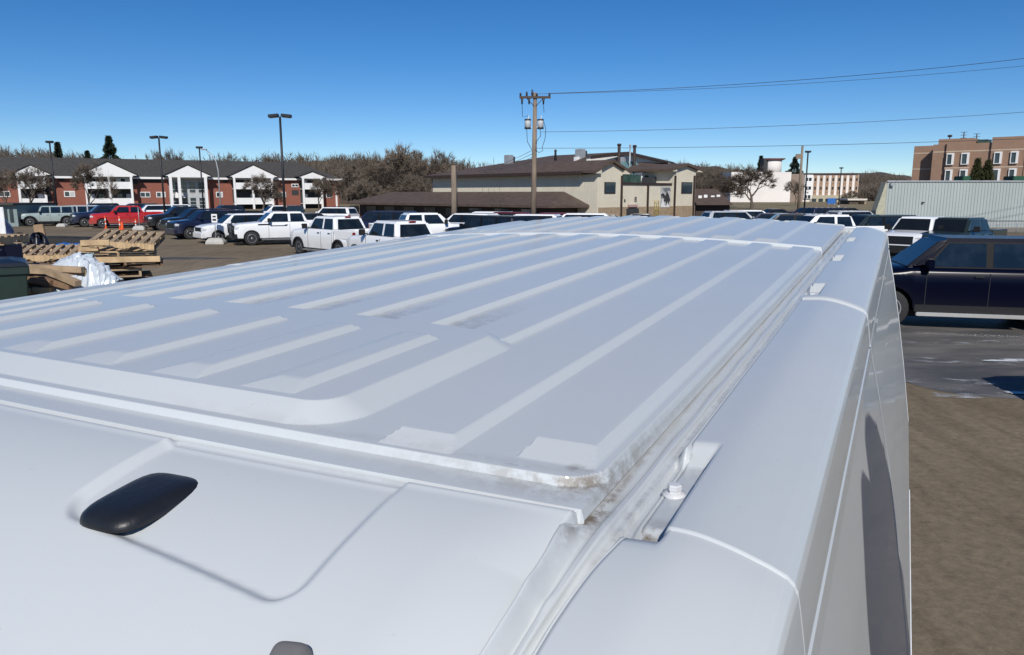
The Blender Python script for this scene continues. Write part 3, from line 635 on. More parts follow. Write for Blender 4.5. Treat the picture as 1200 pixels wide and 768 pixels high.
        def mi(b, sg=sg):
            q = 1.0 if not s['bed'] else 1.25
            b.box(xm - .02, sg * (yb + .0), zbelt + .06, xm + .05, sg * (W + .12), zbelt + .10); b.box(xm - .03, sg * (W + .02), zbelt + .02, xm + .11, sg * (W + .21 * q), zbelt + .02 + .19 * q)
        vpart(root, kind + str(sg), 'mirror', mi, m_flare if (flare or s['bed'] or kind == 'jeep') else m, bevel=.03)
        if not far:
            for (a0, b0, b1, a1) in s['win'][:2]:
                def dh(b, sg=sg, a1=a1): b.box(a1 + .06, sg * (W * .98), zbelt - .17, a1 + .24, sg * (W * 1.0 + .03), zbelt - .13)
                vpart(root, kind + str(sg) + str(a1), 'door_handle', dh, m_blk, bevel=.01)
            for gi, x in enumerate((s['win'][0][0] + .02, s['win'][0][3] - .06, s['win'][1][3] - .07) + ((s['bed'][0] + .02,) if s['bed'] else ())):
                def dg(b, sg=sg, x=x): b.box(x, sg * (W - .03), zb0 + .09, x + .014, sg * (W + .0015), zbelt - .08)
                vpart(root, kind + str(sg) + str(gi), 'door_gap', dg, m_blk)
            def ro(b, sg=sg): b.box(axr + ar + .05, sg * (W - .12), zb0 - .10, axf - ar - .05, sg * (W + (.07 if s['step'] else .005)), zb0 - (.02 if s['step'] else -.03))
            vpart(root, kind + str(sg), 'running_board', ro, m_chrome if s['step'] else m_flare, bevel=.015)
        if flare and kind != 'jeep':
          for ai, ax in enumerate(s['ax']):
            def ff(b, sg=sg, ax=ax):
                if True:
                    pts = [(ax + (ar - .03) * math.cos(math.pi * i / 12), tr + (ar - .03) * .94 * math.sin(math.pi * i / 12)) for i in range(13)]
                    pts2 = [(ax + (ar + .07) * math.cos(math.pi * i / 12), tr + (ar + .07) * .94 * math.sin(math.pi * i / 12)) for i in range(13)][::-1]
                    b.prism(pts + pts2, sg * (W - .05), sg * (W + .035))
            vpart(root, kind + str(sg) + str(ai), 'wheel_flare', ff, m_flare)
        if rack:
            def rk(b, sg=sg): b.tube([(xt0 - .25, sg * wt * .88, zroof), (xt0 - .35, sg * wt * .88, zroof + .06), (xt1 + .35, sg * wt * .88, zroof + .06), (xt1 + .2, sg * wt * .88, zroof)], .016)
            vpart(root, kind + str(sg), 'roof_rail', rk, m_blk)
    if brake:
        def bl(b): p = plane_pt('r', .5, .93); b.box(p.x - .03, -.15, zroof - .055, p.x + .06, .15, zroof + .012)
        vpart(root, kind, 'brake_light', bl, m_red, bevel=.01)
    if guard:
        def gd(b):
            b.box(L0 + .05, -.62, gz0 - .35, L0 + .13, .62, gz0 - .05)
            for y in (-.45, .45): b.box(L0 + .06, y - .04, gz0 - .3, L0 + .12, y + .04, gz1 + .1)
            b.tube([(L0 + .09, -.92, gz0 - .1), (L0 + .12, -.88, gz1 + .05), (L0 + .14, 0, gz1 + .1), (L0 + .12, .88, gz1 + .05), (L0 + .09, .92, gz0 - .1)], .04)
            for i in range(5): b.box(L0 + .08, -.88, gz0 - .02 + i * .09, L0 + .11, .88, gz0 + .015 + i * .09)
        vpart(root, kind, 'grille_guard', gd, m_blk)
    if stripe:
        for sg in (1, -1):
            def sp(b, sg=sg): b.box(1.6, sg * (W - .02), 1.17, .9, sg * (W + .004), 1.25); b.box(.9, sg * (W - .02), 1.10, -.05, sg * (W + .004), 1.15)
            vpart(root, kind + str(sg), 'side_decal', sp, m_blk, label='dark decal on the door')
    return root
def V_at(px, py_roof, hroof):            # where a vehicle stands whose roof line shows at that pixel
    p = on_ground(px, py_roof, hroof); return (p.x, p.y)
def along(pos, head, d):                 # shift along the vehicle's own heading
    h = R(head); return (pos[0] + math.sin(h) * d, pos[1] + math.cos(h) * d)
def side_of(px, py, hz, xlocal, W, head, side):   # point on the side of the vehicle (local x, side +left/-right) seen at pixel, height hz
    p = on_ground(px, py, hz); h = R(head); fx, fy = math.sin(h), math.cos(h); lx, ly = -math.cos(h), math.sin(h)
    return (p.x - fx * xlocal - lx * W * side, p.y - fy * xlocal - ly * W * side)
G1 = 'vehicles parked along the left row'; G2 = 'vehicles parked behind the van'; G3 = 'vehicles parked beside the metal building'; G4 = 'distant vehicles in the far lots'
# left rows (pixel of the front wheel's foot -> position)
vehicle('jeep', 'sage', side_of(36, 265.5, 0, 1.48, .9, -121, 1), -121, 'pale grey-green boxy off-road car at the left end of the parking row', 'car', G1)
vehicle('suv', 'white', V_at(27, 240.6, 1.76), -122, 'white SUV half hidden behind the pale green off-road car', 'SUV', G1, rack=True)
vehicle('jeep', 'silver', V_at(86, 240.8, 1.86), -126, 'silver off-road car just right of the pale grey-green one', 'car', G1)
vehicle('pickup', 'navy', side_of(100, 266.5, 0, 1.98, 1, -126, 1), -126, 'navy pickup truck parked left of the red pickup', 'pickup truck', G1)
vehicle('bigsuv', 'black', V_at(112, 238.4, 1.88), -126, 'black SUV behind the navy pickup at the brick apartments', 'SUV', G1)
vehicle('pickup', 'red', side_of(121, 268, 0, 1.98, 1, -122, 1), -122, 'bright red pickup truck with dusty lower doors behind orange posts', 'pickup truck', G1)
vehicle('bigsuv', 'grey', V_at(158, 238.6, 1.88), -126, 'dark grey SUV behind the red pickup', 'SUV', G1)
vehicle('pickup', 'black', side_of(190, 270.5, 0, 1.98, 1, -128, 1), -128, 'black pickup truck with headlights lit by the sun right of the red pickup', 'pickup truck', G1)
vehicle('suv', 'white', V_at(197, 239.8, 1.76), -126, 'white SUV behind the black pickup under the tall white portico', 'SUV', G1)
vehicle('suv', 'white', V_at(176, 240.2, 1.76), -126, 'distant white SUV seen over the bed of the red pickup', 'SUV', G1, rack=True)
vehicle('bigsuv', 'black', side_of(214, 275.5, 0, 1.62, 1, -132, 1), -132, 'big black SUV between the black pickup and the navy SUV', 'SUV', G1)
vehicle('bigsuv', 'navy', side_of(224, 281, 0, 1.62, 1, -132, 1), -132, 'navy SUV with a glinting headlight left of the white SUV', 'SUV', G1)
vehicle('suv', 'white', side_of(257, 285.5, 0, 1.50, .97, -128, 1), -128, 'white SUV with dark windows behind the sign on a concrete block', 'SUV', G1)
vehicle('pickup', 'black', V_at(268, 240.5, 1.93), -126, 'long black pickup truck behind the navy and white SUVs', 'pickup truck', G1)
vehicle('pickup', 'white', side_of(296, 288, 0, 1.98, 1, -118, 1), -118, 'white crew cab pickup truck with black grille guard and door decal', 'pickup truck', G1, guard=True, stripe=True, plain_bumper=False)
vehicle('suv', 'white', V_at(322, 241, 1.76), -128, 'white SUV showing its roof behind the white pickup with the grille guard', 'SUV', G1)
vehicle('jeep', 'black', V_at(344, 241.0, 1.86), -20, 'black off-road car standing tall between the two white pickups', 'car', G1, rack=True)
vehicle('sedan', 'grey', V_at(358, 250, 1.45), -128, 'grey car in front of the tall black off-road car', 'car', G1)
# centre: white pickups and the vehicles just past the van
vehicle('pickup', 'white', side_of(350, 299, 0, 1.98, 1, -44, 1), -44, 'white pickup truck with black wheel flares seen from its rear left corner', 'pickup truck', G2, flare=True, brake=True)
vehicle('pickup', 'white', side_of(438, 258.5, 1.93, .72, .74, -38, 1), -38, 'nearest white pickup truck with only its cab above the van roof', 'pickup truck', G2, flare=True, brake=True)
vehicle('bigsuv', 'navy', V_at(446, 247.5, 1.88), -75, 'navy SUV between the two nearest white pickups', 'SUV', G2)
vehicle('suv', 'white', V_at(388, 243, 1.76), -70, 'white SUV roof showing beyond the white pickup with black flares', 'SUV', G2, rack=True)
vehicle('pickup', 'white', V_at(496, 249.5, 1.93), 68, 'white pickup truck facing right just beyond the nearest cab', 'pickup truck', G2)
vehicle('suv', 'white', V_at(545, 250, 1.76), -60, 'white SUV behind the black pickup near the short post', 'SUV', G2)
vehicle('bigsuv', 'black', V_at(573, 252.5, 1.88), -48, 'black SUV with tinted glass nearest to the left edge of the van roof', 'SUV', G2)
vehicle('suv', 'maroon', V_at(590, 248.5, 1.76), -60, 'maroon SUV beyond the black SUV', 'SUV', G2)
vehicle('suv', 'white', V_at(565, 248, 1.76), -75, 'white SUV roof left of the maroon SUV', 'SUV', G2)
vehicle('suv', 'white', V_at(615, 251, 1.76), -70, 'white SUV right of the maroon SUV before the utility pole', 'SUV', G2)
vehicle('suv', 'maroon', V_at(642, 249.5, 1.76), -75, 'second maroon SUV just right of the utility pole foot', 'SUV', G2)
vehicle('sedan', 'white', V_at(637, 254, 1.45), -70, 'white car in front of the utility pole foot', 'car', G2)
vehicle('suv', 'white', V_at(672, 250, 1.76), -80, 'white SUV below the corner of the beige building', 'SUV', G2)
vehicle('sedan', 'black', V_at(705, 251.5, 1.45), -80, 'black car below the left tower of the beige building', 'car', G2)
# right of centre, far
for (k, c, px, py, hd, lab) in [('sedan','black',745,250.5,-80,'black car below the centre of the beige building'), ('sedan', 'navy', 838, 249, -85, 'navy car right of the beige building'), ('suv', 'silver', 862, 247.5, 80, 'silver SUV below the large bare tree'),
        ('suv', 'white', 883, 246.5, 85, 'white SUV just right of the large bare tree'), ('suv', 'navy', 900, 250, -70, 'navy SUV in front of the white block'), ('bigsuv', 'black', 925, 250.5, -75, 'black SUV left of the white pickup'),
        ('sedan', 'black', 912, 245, 80, 'small black car at the foot of the white block'), ('sedan', 'black', 951, 243.5, 80, 'small black car at the foot of the tall dark lamp'), ('sedan', 'grey', 996, 243.5, 80, 'small grey car in front of the tan block'),
        ('suv', 'navy', 976, 243.5, 80, 'navy SUV under the blue sign'), ('suv', 'silver', 1006, 247.0, 75, 'silver SUV above the roof of the dark green SUV')]:
    hh = {'sedan': 1.45, 'suv': 1.76, 'bigsuv': 1.88}[k]; vehicle(k, c, V_at(px, py, hh), hd, lab, 'SUV' if k != 'sedan' else 'car', G4, far=True)
vehicle('pickup', 'white', V_at(966, 251.5, 1.93), -95, 'white crew cab pickup truck behind the rear edge of the van roof', 'pickup truck', G3)
vehicle('bigsuv', 'green', V_at(1020, 252.0, 1.88), -100, 'dark green SUV between the white pickup and the metal building', 'SUV', G3)
vehicle('pickup', 'white', along(V_at(1083, 254.0, 1.93), 226, .3), 226, 'white pickup truck with black hood stripes beside the black pickup', 'pickup truck', G3, flare=True)
vehicle('pickup', 'green', along(V_at(1128, 254.8, 1.93), 232, .3), 232, 'black-green pickup truck in front of the metal building', 'pickup truck', G3, flare=True)
bl = vehicle('bigsuv', 'deep', side_of(1161, 280, 2.02, -.26, .79, -76, 1), -76, 'deep blue SUV with chrome running board close beside the van', 'SUV', G3)
bl.scale = (1.07, 1.07, 1.075)
# unseen SUV added outside the picture to cast a shadow on the wet asphalt
vehicle('bigsuv', 'grey', (10.2, 9.5), -84, 'unseen dark grey SUV added just outside the picture for its shadow on the wet asphalt', 'SUV', G3)
# ---------------------------------------------------------------- buildings
class Facade:
    """a building frame standing on the ground: local x along its front, y into it, z up"""
    def __init__(s, px, Y, yaw):        # front line passes the point at pixel column px, Y metres away; yaw = turn of the front (deg, ccw)
        s.o = Vector(((px - 600) / F_PX * Y * s_k, Y, 0)); s.a = R(yaw); s.e = Vector((math.cos(s.a), math.sin(s.a), 0)); s.n = Vector((-math.sin(s.a), math.cos(s.a), 0))
    def X(s, px, y=0.):                 # local x of a pixel column on the plane local y = y
        d = px_ray(px, 227); o = s.o + s.n * y; n = s.n; t = o.dot(n) / (d.x * n.x + d.y * n.y); p = Vector((d.x * t, d.y * t, 0)); return (p - o).dot(s.e)
    def Z(s, px, py, y=0.):
        x = s.X(px, y); p = s.o + s.n * y + s.e * x; return at(px, py, p.y).z
s_k = math.cos(PITCH)
s_k = 1 / (math.cos(PITCH) + 157 / F_PX * math.sin(PITCH)) if False else 1.0 / (px_ray(600, 227).y)
m_brick = brick_mat('red_brick', (.26, .075, .042), (.20, .055, .035), (.25, .20, .17), 5)
m_tanbrick = brick_mat('tan_brick', (.30, .185, .125), (.255, .15, .10), (.30, .24, .19), 4)
m_whitep = mat('white_painted_wood', (.74, .74, .73), .6, var=.04)
m_shingle = mat('grey_shingles', (.054, .051, .047), .9, scale=2.5, var=.25, bump=.3)
m_brownroof = mat('brown_shingles', (.085, .058, .046), .9, scale=1.2, var=.22, bump=.3, stretch=(1, 1, 4))
m_trim = mat('dark_brown_trim', (.035, .022, .018), .7)
m_cream = mat('cream_metal_siding', (.60, .55, .44), .6, scale=.8, var=.05)
m_stone = brick_mat('tan_stone_base', (.36, .27, .17), (.27, .20, .13), (.20, .16, .12), 1.6)
m_pane = mat('window_pane', (.03, .045, .055), .08, spec=.8, var=.3, scale=.4)
m_curt = mat('pale_curtain', (.45, .46, .46), .8)
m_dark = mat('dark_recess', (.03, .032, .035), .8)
m_teal = mat('weathered_teal_metal', (.12, .22, .22), .5, scale=1.5, var=.2)
m_hvac = mat('dark_green_machinery', (.03, .065, .055), .6, var=.4, scale=2)
m_galv = mat('galvanised_metal', (.40, .41, .42), .45, metal=.4, scale=4)
m_conc = mat('concrete', (.42, .41, .38), .9, scale=4, bump=.3)

# --- the brick apartment building
A = Facade(20, 132, 29); AP = thing('apartment_building', 'long red brick apartment building with white gabled balcony porches and grey roof', 'building', A.o, A.a)
x0, x1 = A.X(-60), A.X(397); EV = 5.95
b = B(); b.box(x0, 0, -.3, x1, 14, EV); b.obj('wall', m_brick, AP)
RZ = 9.5
b = B(); b.add([(x0 - .6, -.8, EV), (x1 + .6, -.8, EV), (x1 + .6, 14.8, EV), (x0 - .6, 14.8, EV), (x0 + 5, 7, RZ), (x1 - 6.5, 7, RZ)], [(0,1,5,4), (1,2,5), (2,3,4,5), (3,0,4), (3,2,1,0)])
b.obj('roof', m_shingle, AP)
b = B(); b.box(x0 - .65, -.86, EV - .30, x1 + .65, -.74, EV + .06); b.obj('eaves_board', m_whitep, AP)
def ap_window(xa, xb, ya, yb):
    za, zb = A.Z(xa, yb), A.Z(xa, ya); a, c = A.X(xa), A.X(xb)
    f = B(); f.box(a, -.10, za, c, .05, zb); fo = f.obj('window', m_whitep, AP)
    for q in range(2):
        w0 = a + .12 + q * (c - a - .1) / 2; p = B(); p.box(w0, -.125, za + .14, w0 + (c - a) / 2 - .17, -.08, zb - .14); p.obj('pane', m_pane if q == 0 else (m_curt if int(xa) % 2 else m_pane), fo)
for w_ in [(-2, 12, 224, 231), (75, 88, 224, 231), (164, 176, 225, 231.5), (183, 194, 225, 231.5), (253, 261, 225, 231.5), (326, 335, 225, 231.5), (382, 389, 226, 232), (342, 350, 215.5, 219.5), (384, 390, 243, 246), (255, 262, 243, 248), (166, 176, 243, 248), (76, 88, 243, 248)]: ap_window(*w_)
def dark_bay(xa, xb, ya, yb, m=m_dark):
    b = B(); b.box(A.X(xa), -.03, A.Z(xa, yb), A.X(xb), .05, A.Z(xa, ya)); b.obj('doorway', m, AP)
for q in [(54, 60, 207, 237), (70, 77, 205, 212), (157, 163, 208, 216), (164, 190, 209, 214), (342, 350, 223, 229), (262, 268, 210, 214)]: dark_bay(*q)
def porch(xa, xb, cols, apex, two_storey=False, side_rails=True):
    """white gabled porch standing out of the wall: gable, roof, columns, balcony floors with solid rails"""
    D = 2.6; a, c = A.X(xa, -D), A.X(xb, -D); z1 = 6.35; za = A.Z((xa + xb) / 2, apex, -D); mid = (a + c) / 2
    pr = thing_part('porch', AP, (0, 0, 0))
    b = B(); b.prism([(a - .9, z1 - .15), (c + .9, z1 - .15), (mid, za - .15)], -D, -D + .25, mi=0); b.box(a - .2, -D, z1 - .38, c + .2, -D + .3, z1 - .15, 0); b.obj('gable', m_whitep, pr)
    b = B(); sl = (za - z1) / (mid - a + .9)
    for s, xe in ((-1, a - 1.1), (1, c + 1.1)):
        ze = z1 - .2 * sl; b.add([(xe, -D - .25, ze), (mid, -D - .25, za), (mid, 6, za), (xe, 6, ze), (xe, -D - .25, ze + .14), (mid, -D - .25, za + .16), (mid, 6, za + .16), (xe, 6, ze + .14)], [(0,1,2,3), (7,6,5,4), (0,4,5,1), (1,5,6,2), (2,6,7,3), (3,7,4,0)])
    b.obj('porch_roof', m_shingle, pr)
    for k in cols:
        xx = A.X(k, -D); b = B(); wdt = .36 if not two_storey else .48; b.box(xx - wdt / 2, -D - .05, -.2, xx + wdt / 2, -D + wdt, z1 - .15); b.obj('column', m_whitep, pr)
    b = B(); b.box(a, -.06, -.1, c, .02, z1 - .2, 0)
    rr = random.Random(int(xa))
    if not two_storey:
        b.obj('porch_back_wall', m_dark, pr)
        for zf in (3.95, 1.05):
            b = B(); b.box(a, -D + .02, zf - .12, c, -.02, zf + .02); b.box(a + .1, -D + .05, zf + .02, c - .1, -D + .13, zf + 1.12); b.obj('balcony', m_whitep, pr)
            n = int((c - a) / 1.4)
            for i in range(n):
                xx = a + (i + .3) * (c - a) / n; hgt = 2.1
                if rr.random() < .6: q = B(); q.box(xx, -.12, zf + .05, xx + .85, -.06, min(zf + hgt, zf + 1.85)); q.obj('balcony_door', [m_pane, m_curt, m_whitep][rr.randrange(3)], pr)
    else:
        b.obj('porch_back_wall', mat('pale_stucco', (.42, .44, .45), .8), pr)
        n = 4
        for i in range(n):
            for zf in (.2, 3.1):
                q = B(); xx = a + (i + .25) * (c - a) / n; q.box(xx, -.12, zf, xx + (c - a) / n * .62, -.06, zf + 2.0)
                for k in range(3): q.box(xx, -.14, zf + k * .66, xx + (c - a) / n * .62, -.115, zf + k * .66 + .05, 1)
                q.obj('window', [m_pane, m_whitep], pr)
        q = B(); q.prism([(a + .6, 2.2), (a + 2.6, 2.2), (a + 1.0, 3.3)], -1.8, -.2); q.obj('entrance_canopy', m_whitep, pr)
def thing_part(name, parent, loc):
    o = bpy.data.objects.new(name, None); COL.objects.link(o); o.location = loc; o.parent = parent; return o
porch(22, 54.5, (23, 53.5), 193); porch(101, 156, (101.5, 129, 155), 189); porch(200, 243, (211, 242, 201), 193, True); porch(275, 321, (275.5, 297, 319.5), 193); porch(355.5, 378, (356, 377.5), 201)
b = B(); b.box(A.X(393), -.12, 0, A.X(395), .02, 4.4); b.obj('corner_downpipe', m_whitep, AP)

# --- the beige hall: towers at the front (facing right), long wing running back to the left
C_ = Facade(700, 76, 43); BH = thing('beige_hall', 'cream metal sided hall with brown roofs, two gabled towers and a long wing', 'building', C_.o, C_.a)
def fx(px, y=0): return C_.X(px, y)
def fz(px, py, y=0): return C_.Z(px, py, y)
def tower(xa, xb, apx, ex, wx):
    a, c = fx(xa), fx(xb); m = (a + c) / 2; ze = fz(apx, 199); zt = fz(apx, 190.5 if xa < 760 else 194.5); d = 5.0
    t = thing_part('tower', BH, (0, 0, 0))
    b = B(); b.box(a, -.0, 1.6, c, d, ze - .3); b.prism([(a, ze - .3), (c, ze - .3), (c, ze), (m, zt), (a, ze)], 0, d)
    n = int((c - a) / .32)
    for i in range(1, n): b.box(a + i * .32, -.012, 1.62, a + i * .32 + .03, .0, ze)
    b.obj('tower_wall', m_cream, t)
    b = B(); b.box(a - .02, -.05, -.2, c + .02, d, 1.62); b.obj('stone_base', m_stone, t)
    for s in (-1, 1):
        q = B(); xe = m + s * ((c - a) / 2 + .95); zz = ze - (zt - ze) * .95 / ((c - a) / 2)
        q.add([(xe, -.4, zz), (m, -.4, zt), (m, 9, zt), (xe, 9, zz), (xe, -.4, zz + .26), (m, -.4, zt + .28), (m, 9, zt + .28), (xe, 9, zz + .26)], [(0,1,2,3), (7,6,5,4), (0,4,5,1), (1,5,6,2), (2,6,7,3), (3,7,4,0)])
        q.obj('roof_slope', m_brownroof, t)
        q = B(); q.box(xe - s * .9, -.86, zz - .06, xe - s * .1, -.02, zz + .02) if False else q.add([(xe - s * .1, -.36, zz + .0), (m + s * (c - a) / 2 * .999, -.36, ze - .02), (m + s * (c - a) / 2 * .999, -.36, zz - .05), (xe - s * .1, -.36, zz - .05), (xe - s * .1, -.02, zz + .0), (m + s * (c - a) / 2 * .999, -.02, ze - .02), (m + s * (c - a) / 2 * .999, -.02, zz - .05), (xe - s * .1, -.02, zz - .05)], [(0,1,2,3), (7,6,5,4), (0,4,5,1), (1,5,6,2), (2,6,7,3), (3,7,4,0)])
        q.obj('soffit', m_cream, t)
    w0, w1 = fx(wx), fx(wx + 11.5); zb = fz(wx + 5, 226); zt2 = fz(wx + 5, 214.5)
    f = B(); f.box(w0 - .08, -.08, zb - .08, w1 + .08, .02, zt2 + .08); fo = f.obj('window', m_trim, t); p = B(); p.box(w0, -.10, zb, w1, -.07, zt2); p.obj('pane', m_pane, fo)
tower(701.5, 729, 714.5, 0, 708.5); tower(789.5, 814.5, 804, 0, 798.5)
a, c = fx(729.2), fx(789.2); zt = fz(735, 216.5)
b = B(); b.box(a, .35, 1.62, c, 6, zt)
for i in range(1, int((c - a) / .32)): b.box(a + i * .32, .338, 1.64, a + i * .32 + .03, .35, zt - .1)
b.obj('front_wall', m_cream, BH)
b = B(); b.box(a, .28, -.2, c, 6, 1.62); b.obj('stone_base', m_stone, BH)
b = B(); b.box(a, .22, zt, c, .50, zt + .22); b.obj('parapet_cap', m_trim, BH)
for px in (727.6, 761.5, 790, 812.3):
    x = fx(px); b = B(); yy = -.10 if px in (727.6, 790, 812.3) else .24; b.box(x - .09, yy - .08, 0, x + .09, yy + .08, fz(px, 206 if px != 761.5 else 217)); b.obj('downpipe', m_trim, BH)
x = fx(752); b = B(); b.box(fx(737), .18, .3, fx(751), .30, 1.45); b.obj('entrance_door', m_dark, BH)
b = B(); b.box(fx(738.5), .02, 1.6, fx(748), .30, 1.85); b.obj('door_sign', mat('faded_pink_sign', (.38, .25, .23), .7), BH)
for ch, px in (('T', 729.6), ('a', 734.3), ('8', 746.5)):
    cu = bpy.data.curves.new('wall_letter', 'FONT'); cu.body = ch; cu.size = .78 if ch != 'a' else .6; cu.extrude = .02; cu.materials.append(m_dark)
    tmp = bpy.data.objects.new('tmp', cu); COL.objects.link(tmp); bpy.context.view_layer.update(); me_ = bpy.data.meshes.new_from_object(tmp.evaluated_get(bpy.context.evaluated_depsgraph_get())); bpy.data.objects.remove(tmp); o = bpy.data.objects.new('wall_letter', me_); COL.objects.link(o); o.parent = BH; o.location = (fx(px), .31, fz(px, 236.8)); o.rotation_euler = (R(90), 0, 0)
# the painted panel between the downpipes: pale ground with dark rearing shapes
mu = B(); xa, xc = fx(776.5), fx(788.5); za, zb = fz(782, 243), fz(782, 219); mu.box(xa, .26, za, xc, .345, zb); muo = mu.obj('mural', mat('pale_mural_ground', (.42, .42, .40), .7, scale=2, var=.15), BH, label='mural of dark shapes on a pale grey panel')
W_, H_ = xc - xa, zb - za; rr = random.Random(3)
for mi_, pol in ((m_dark, [(.02,.62),(.25,.70),(.45,.55),(.62,.78),(.80,.60),(.95,.35),(.78,.12),(.70,.30),(.55,.05),(.48,.30),(.30,.22),(.36,.45),(.12,.40)]), (mat('mural_grey', (.14, .15, .16), .7), [(.18,.92),(.85,.97),(.98,.78),(.70,.82),(.55,.70),(.30,.80)]), (mat('mural_white', (.68, .68, .66), .7), [(.05,.05),(.22,.30),(.16,.55),(.32,.28),(.42,.06),(.60,.03),(.68,.18),(.86,.04),(.86,.0),(.05,.0)])):
    q = B(); q.prism([(xa + u * W_, za + v * H_) for u, v in pol], .25 - .003 * rr.random(), .262); q.obj('mural_figure', mi_, muo)
b = B()
for k in range(3): b.tube([(fx(769 + k * 2.4), .12, .2), (fx(769 + k * 2.4), .12, fz(770, 234 + 3 * (k == 1)))], .035)
b.tube([(fx(769), .12, 2.2), (fx(773.8), .12, 2.2)], .03); b.tube([(fx(769), .12, 1.3), (fx(773.8), .12, 1.3)], .03); b.obj('pipe_rack', mat('yellow_pipe', (.45, .36, .10), .5), BH)
# rear main gable above, with roofs and machinery between
a2, c2, m2 = fx(690, 9), fx(770, 9), fx(733, 9); zt3 = fz(733, 178, 9)
LW = 27.5                                                            # length of the long wing
b = B(); zh = fz(766, 188.5, 9); b.prism([(m2 - 9, 0), (m2 + 8.6, 0), (m2 + 8.6, zh), (m2, zt3 - .2), (m2 - 9, zh)], 9, 9.4); b.obj('gable_wall', m_whitep, BH)
hw = 8.9; sl = (zt3 - zh) / 8.6
b = B(); xr_, xl_ = m2 + 9.4, -1.05; ze_r = zt3 - sl * 9.4; ze_l = fz(690, 200.5)
zl = ze_l
b.add([(m2, 8.7, zt3), (xr_, 8.7, ze_r), (xr_, LW, ze_r), (m2, LW - 6, zt3), (xl_, LW, zl), (xl_, 1.2, zl), (m2 - 7.5, 8.7, zt3 - sl * 7.5)], [(0, 1, 2, 3), (3, 2, 4), (0, 3, 4, 5, 6)])
b.add([(m2, 8.2, zt3 - .35), (xr_, 8.2, ze_r - .35), (m2 - 7.5, 8.2, zt3 - sl * 7.5 - .35), (m2, 8.7, zt3), (xr_, 8.7, ze_r), (m2 - 7.5, 8.2, zt3 - sl * 7.5)], [(0,1,4,3), (2,0,3,5)], 1)
b.add([(xl_, 1.2, zl), (xl_, LW, zl), (xl_, LW, zl - .3), (xl_, 1.2, zl - .3)], [(0,1,2,3)], 1); b.add([(xl_, 1.2, zl - .3), (xl_, LW, zl - .3), (.05, LW, zl - .3), (.05, 1.2, zl - .3)], [(0,1,2,3)], 1)
b.obj('main_roof', [m_brownroof, m_trim], BH, fix=False)
b = B(); b.box(0, 5.0, 0, 8, LW - .5, zl - .25); b.box(0, .02, 0, fx(728), 4.99, zl - .25)
for i in range(int(LW / .32)): b.box(-.012, .3 + i * .32, 3.2, 0, .33 + i * .32, zl - .3)
b.obj('wing_wall', m_cream, BH)
# lean-to roof along the wing
zr0, zr1 = fz(700, 225.5) , fz(693, 240.5); 
def lz(py, y):                    # height over the wing wall at that local y seen at py: constant heights from the near end
    return py
hi, lo = 2.8 + (227 - 225.5) / F_PX * 76, 1.86
b = B(); q0, q1 = 1.6, 39.0
b.add([(-.02, 4.5, 3.2), (-.02, q1 - 3, 3.2), (-5.2, q1, lo), (-5.2, q0, lo), (-5.2, q0, lo - .25), (-5.2, q1, lo - .25), (-.02, q0 - .6, lo), (-.02, q0 - .6, lo - .25), (-.02, q1, lo)], [(0,1,2,3), (3,2,5,4), (0,3,6), (3,4,7,6), (1, 8, 2)])
b.obj('lean_to_roof', m_brownroof, BH, fix=False)
b = B(); b.box(-3.9, q0 + 1, 0, -.02, q1 - 1, lo - .3); b.obj('lean_to_wall', m_trim, BH)
for i in range(9): q = B(); yy = q0 + 3 + i * 4.2; q.box(-3.96, yy, .5, -3.88, yy + 2.2, lo - .45); q.obj('window', m_pane, BH)
# machinery court between the towers
b = B(); x_a, x_b = fx(733, 6), fx(754, 6); b.add([(x_a, 5.2, fz(742, 203, 6)), (x_b - .5, 5.2, fz(742, 203, 6)), (x_b + 1.6, 8.5, fz(757, 190, 8.5)), (x_a - .4, 8.5, fz(733, 190, 8.5))], [(0,1,2,3)]); b.add([(x_a, 5.2, 4), (x_b - .5, 5.2, 4), (x_b - .5, 5.2, fz(742, 203, 6)), (x_a, 5.2, fz(742, 203, 6))], [(0,1,2,3)]); b.obj('teal_roof', m_teal, BH)
for (pa, pb, ya, yb, d, m) in [(731, 737, 203, 216, 3, m_hvac), (738, 751, 205, 216, 2.5, m_hvac), (752, 757, 202, 207, 4, m_whitep), (759, 777, 206, 216, 3.5, m_hvac), (763, 775, 208, 212, 2.4, m_dark), (779, 788, 204, 216, 3, m_trim), (756, 760, 196, 216, 5, m_trim)]:
    q = B(); q.box(fx(pa, d), d, zt - .2, fx(pb, d), d + 1.4, fz((pa + pb) / 2, ya, d)); q.obj('roof_machinery', m, BH, bevel=.05)
b = B(); xq, xw = fx(757, 6), fx(800, 6); z5, z6 = fz(780, 204, 6), fz(780, 191.5, 9)
b.add([(xq + 2, 5.0, z5), (fx(795, 5), 5.0, z5), (fx(800, 9), 9.0, z6), (xq, 9.0, z6), (xq - 1.0, 9.5, z6 - .1), (xq - 1.8, 5.2, z5 - .9)], [(0,1,2,3), (0,3,4,5)]); b.obj('side_roof', m_brownroof, BH)
for px, top in ((724.3, 171), (742.2, 172.5), (737, 171.5)):
    q = B(); q.tube([(fx(px, 7), 7, 4), (fx(px, 7), 7, fz(px, top, 7))], .18 if px != 737 else .09, n=10); q.lathe([(.05, 0), (.25, 0), (.25, .2), (.05, .25)] if px != 737 else [(.02, 0), (.12, 0), (.12, .2), (.02, .22)], o=(fx(px, 7), 7, fz(px, top, 7)), n=10); q.obj('vent_pipe', m_trim if px != 737 else m_galv, BH)
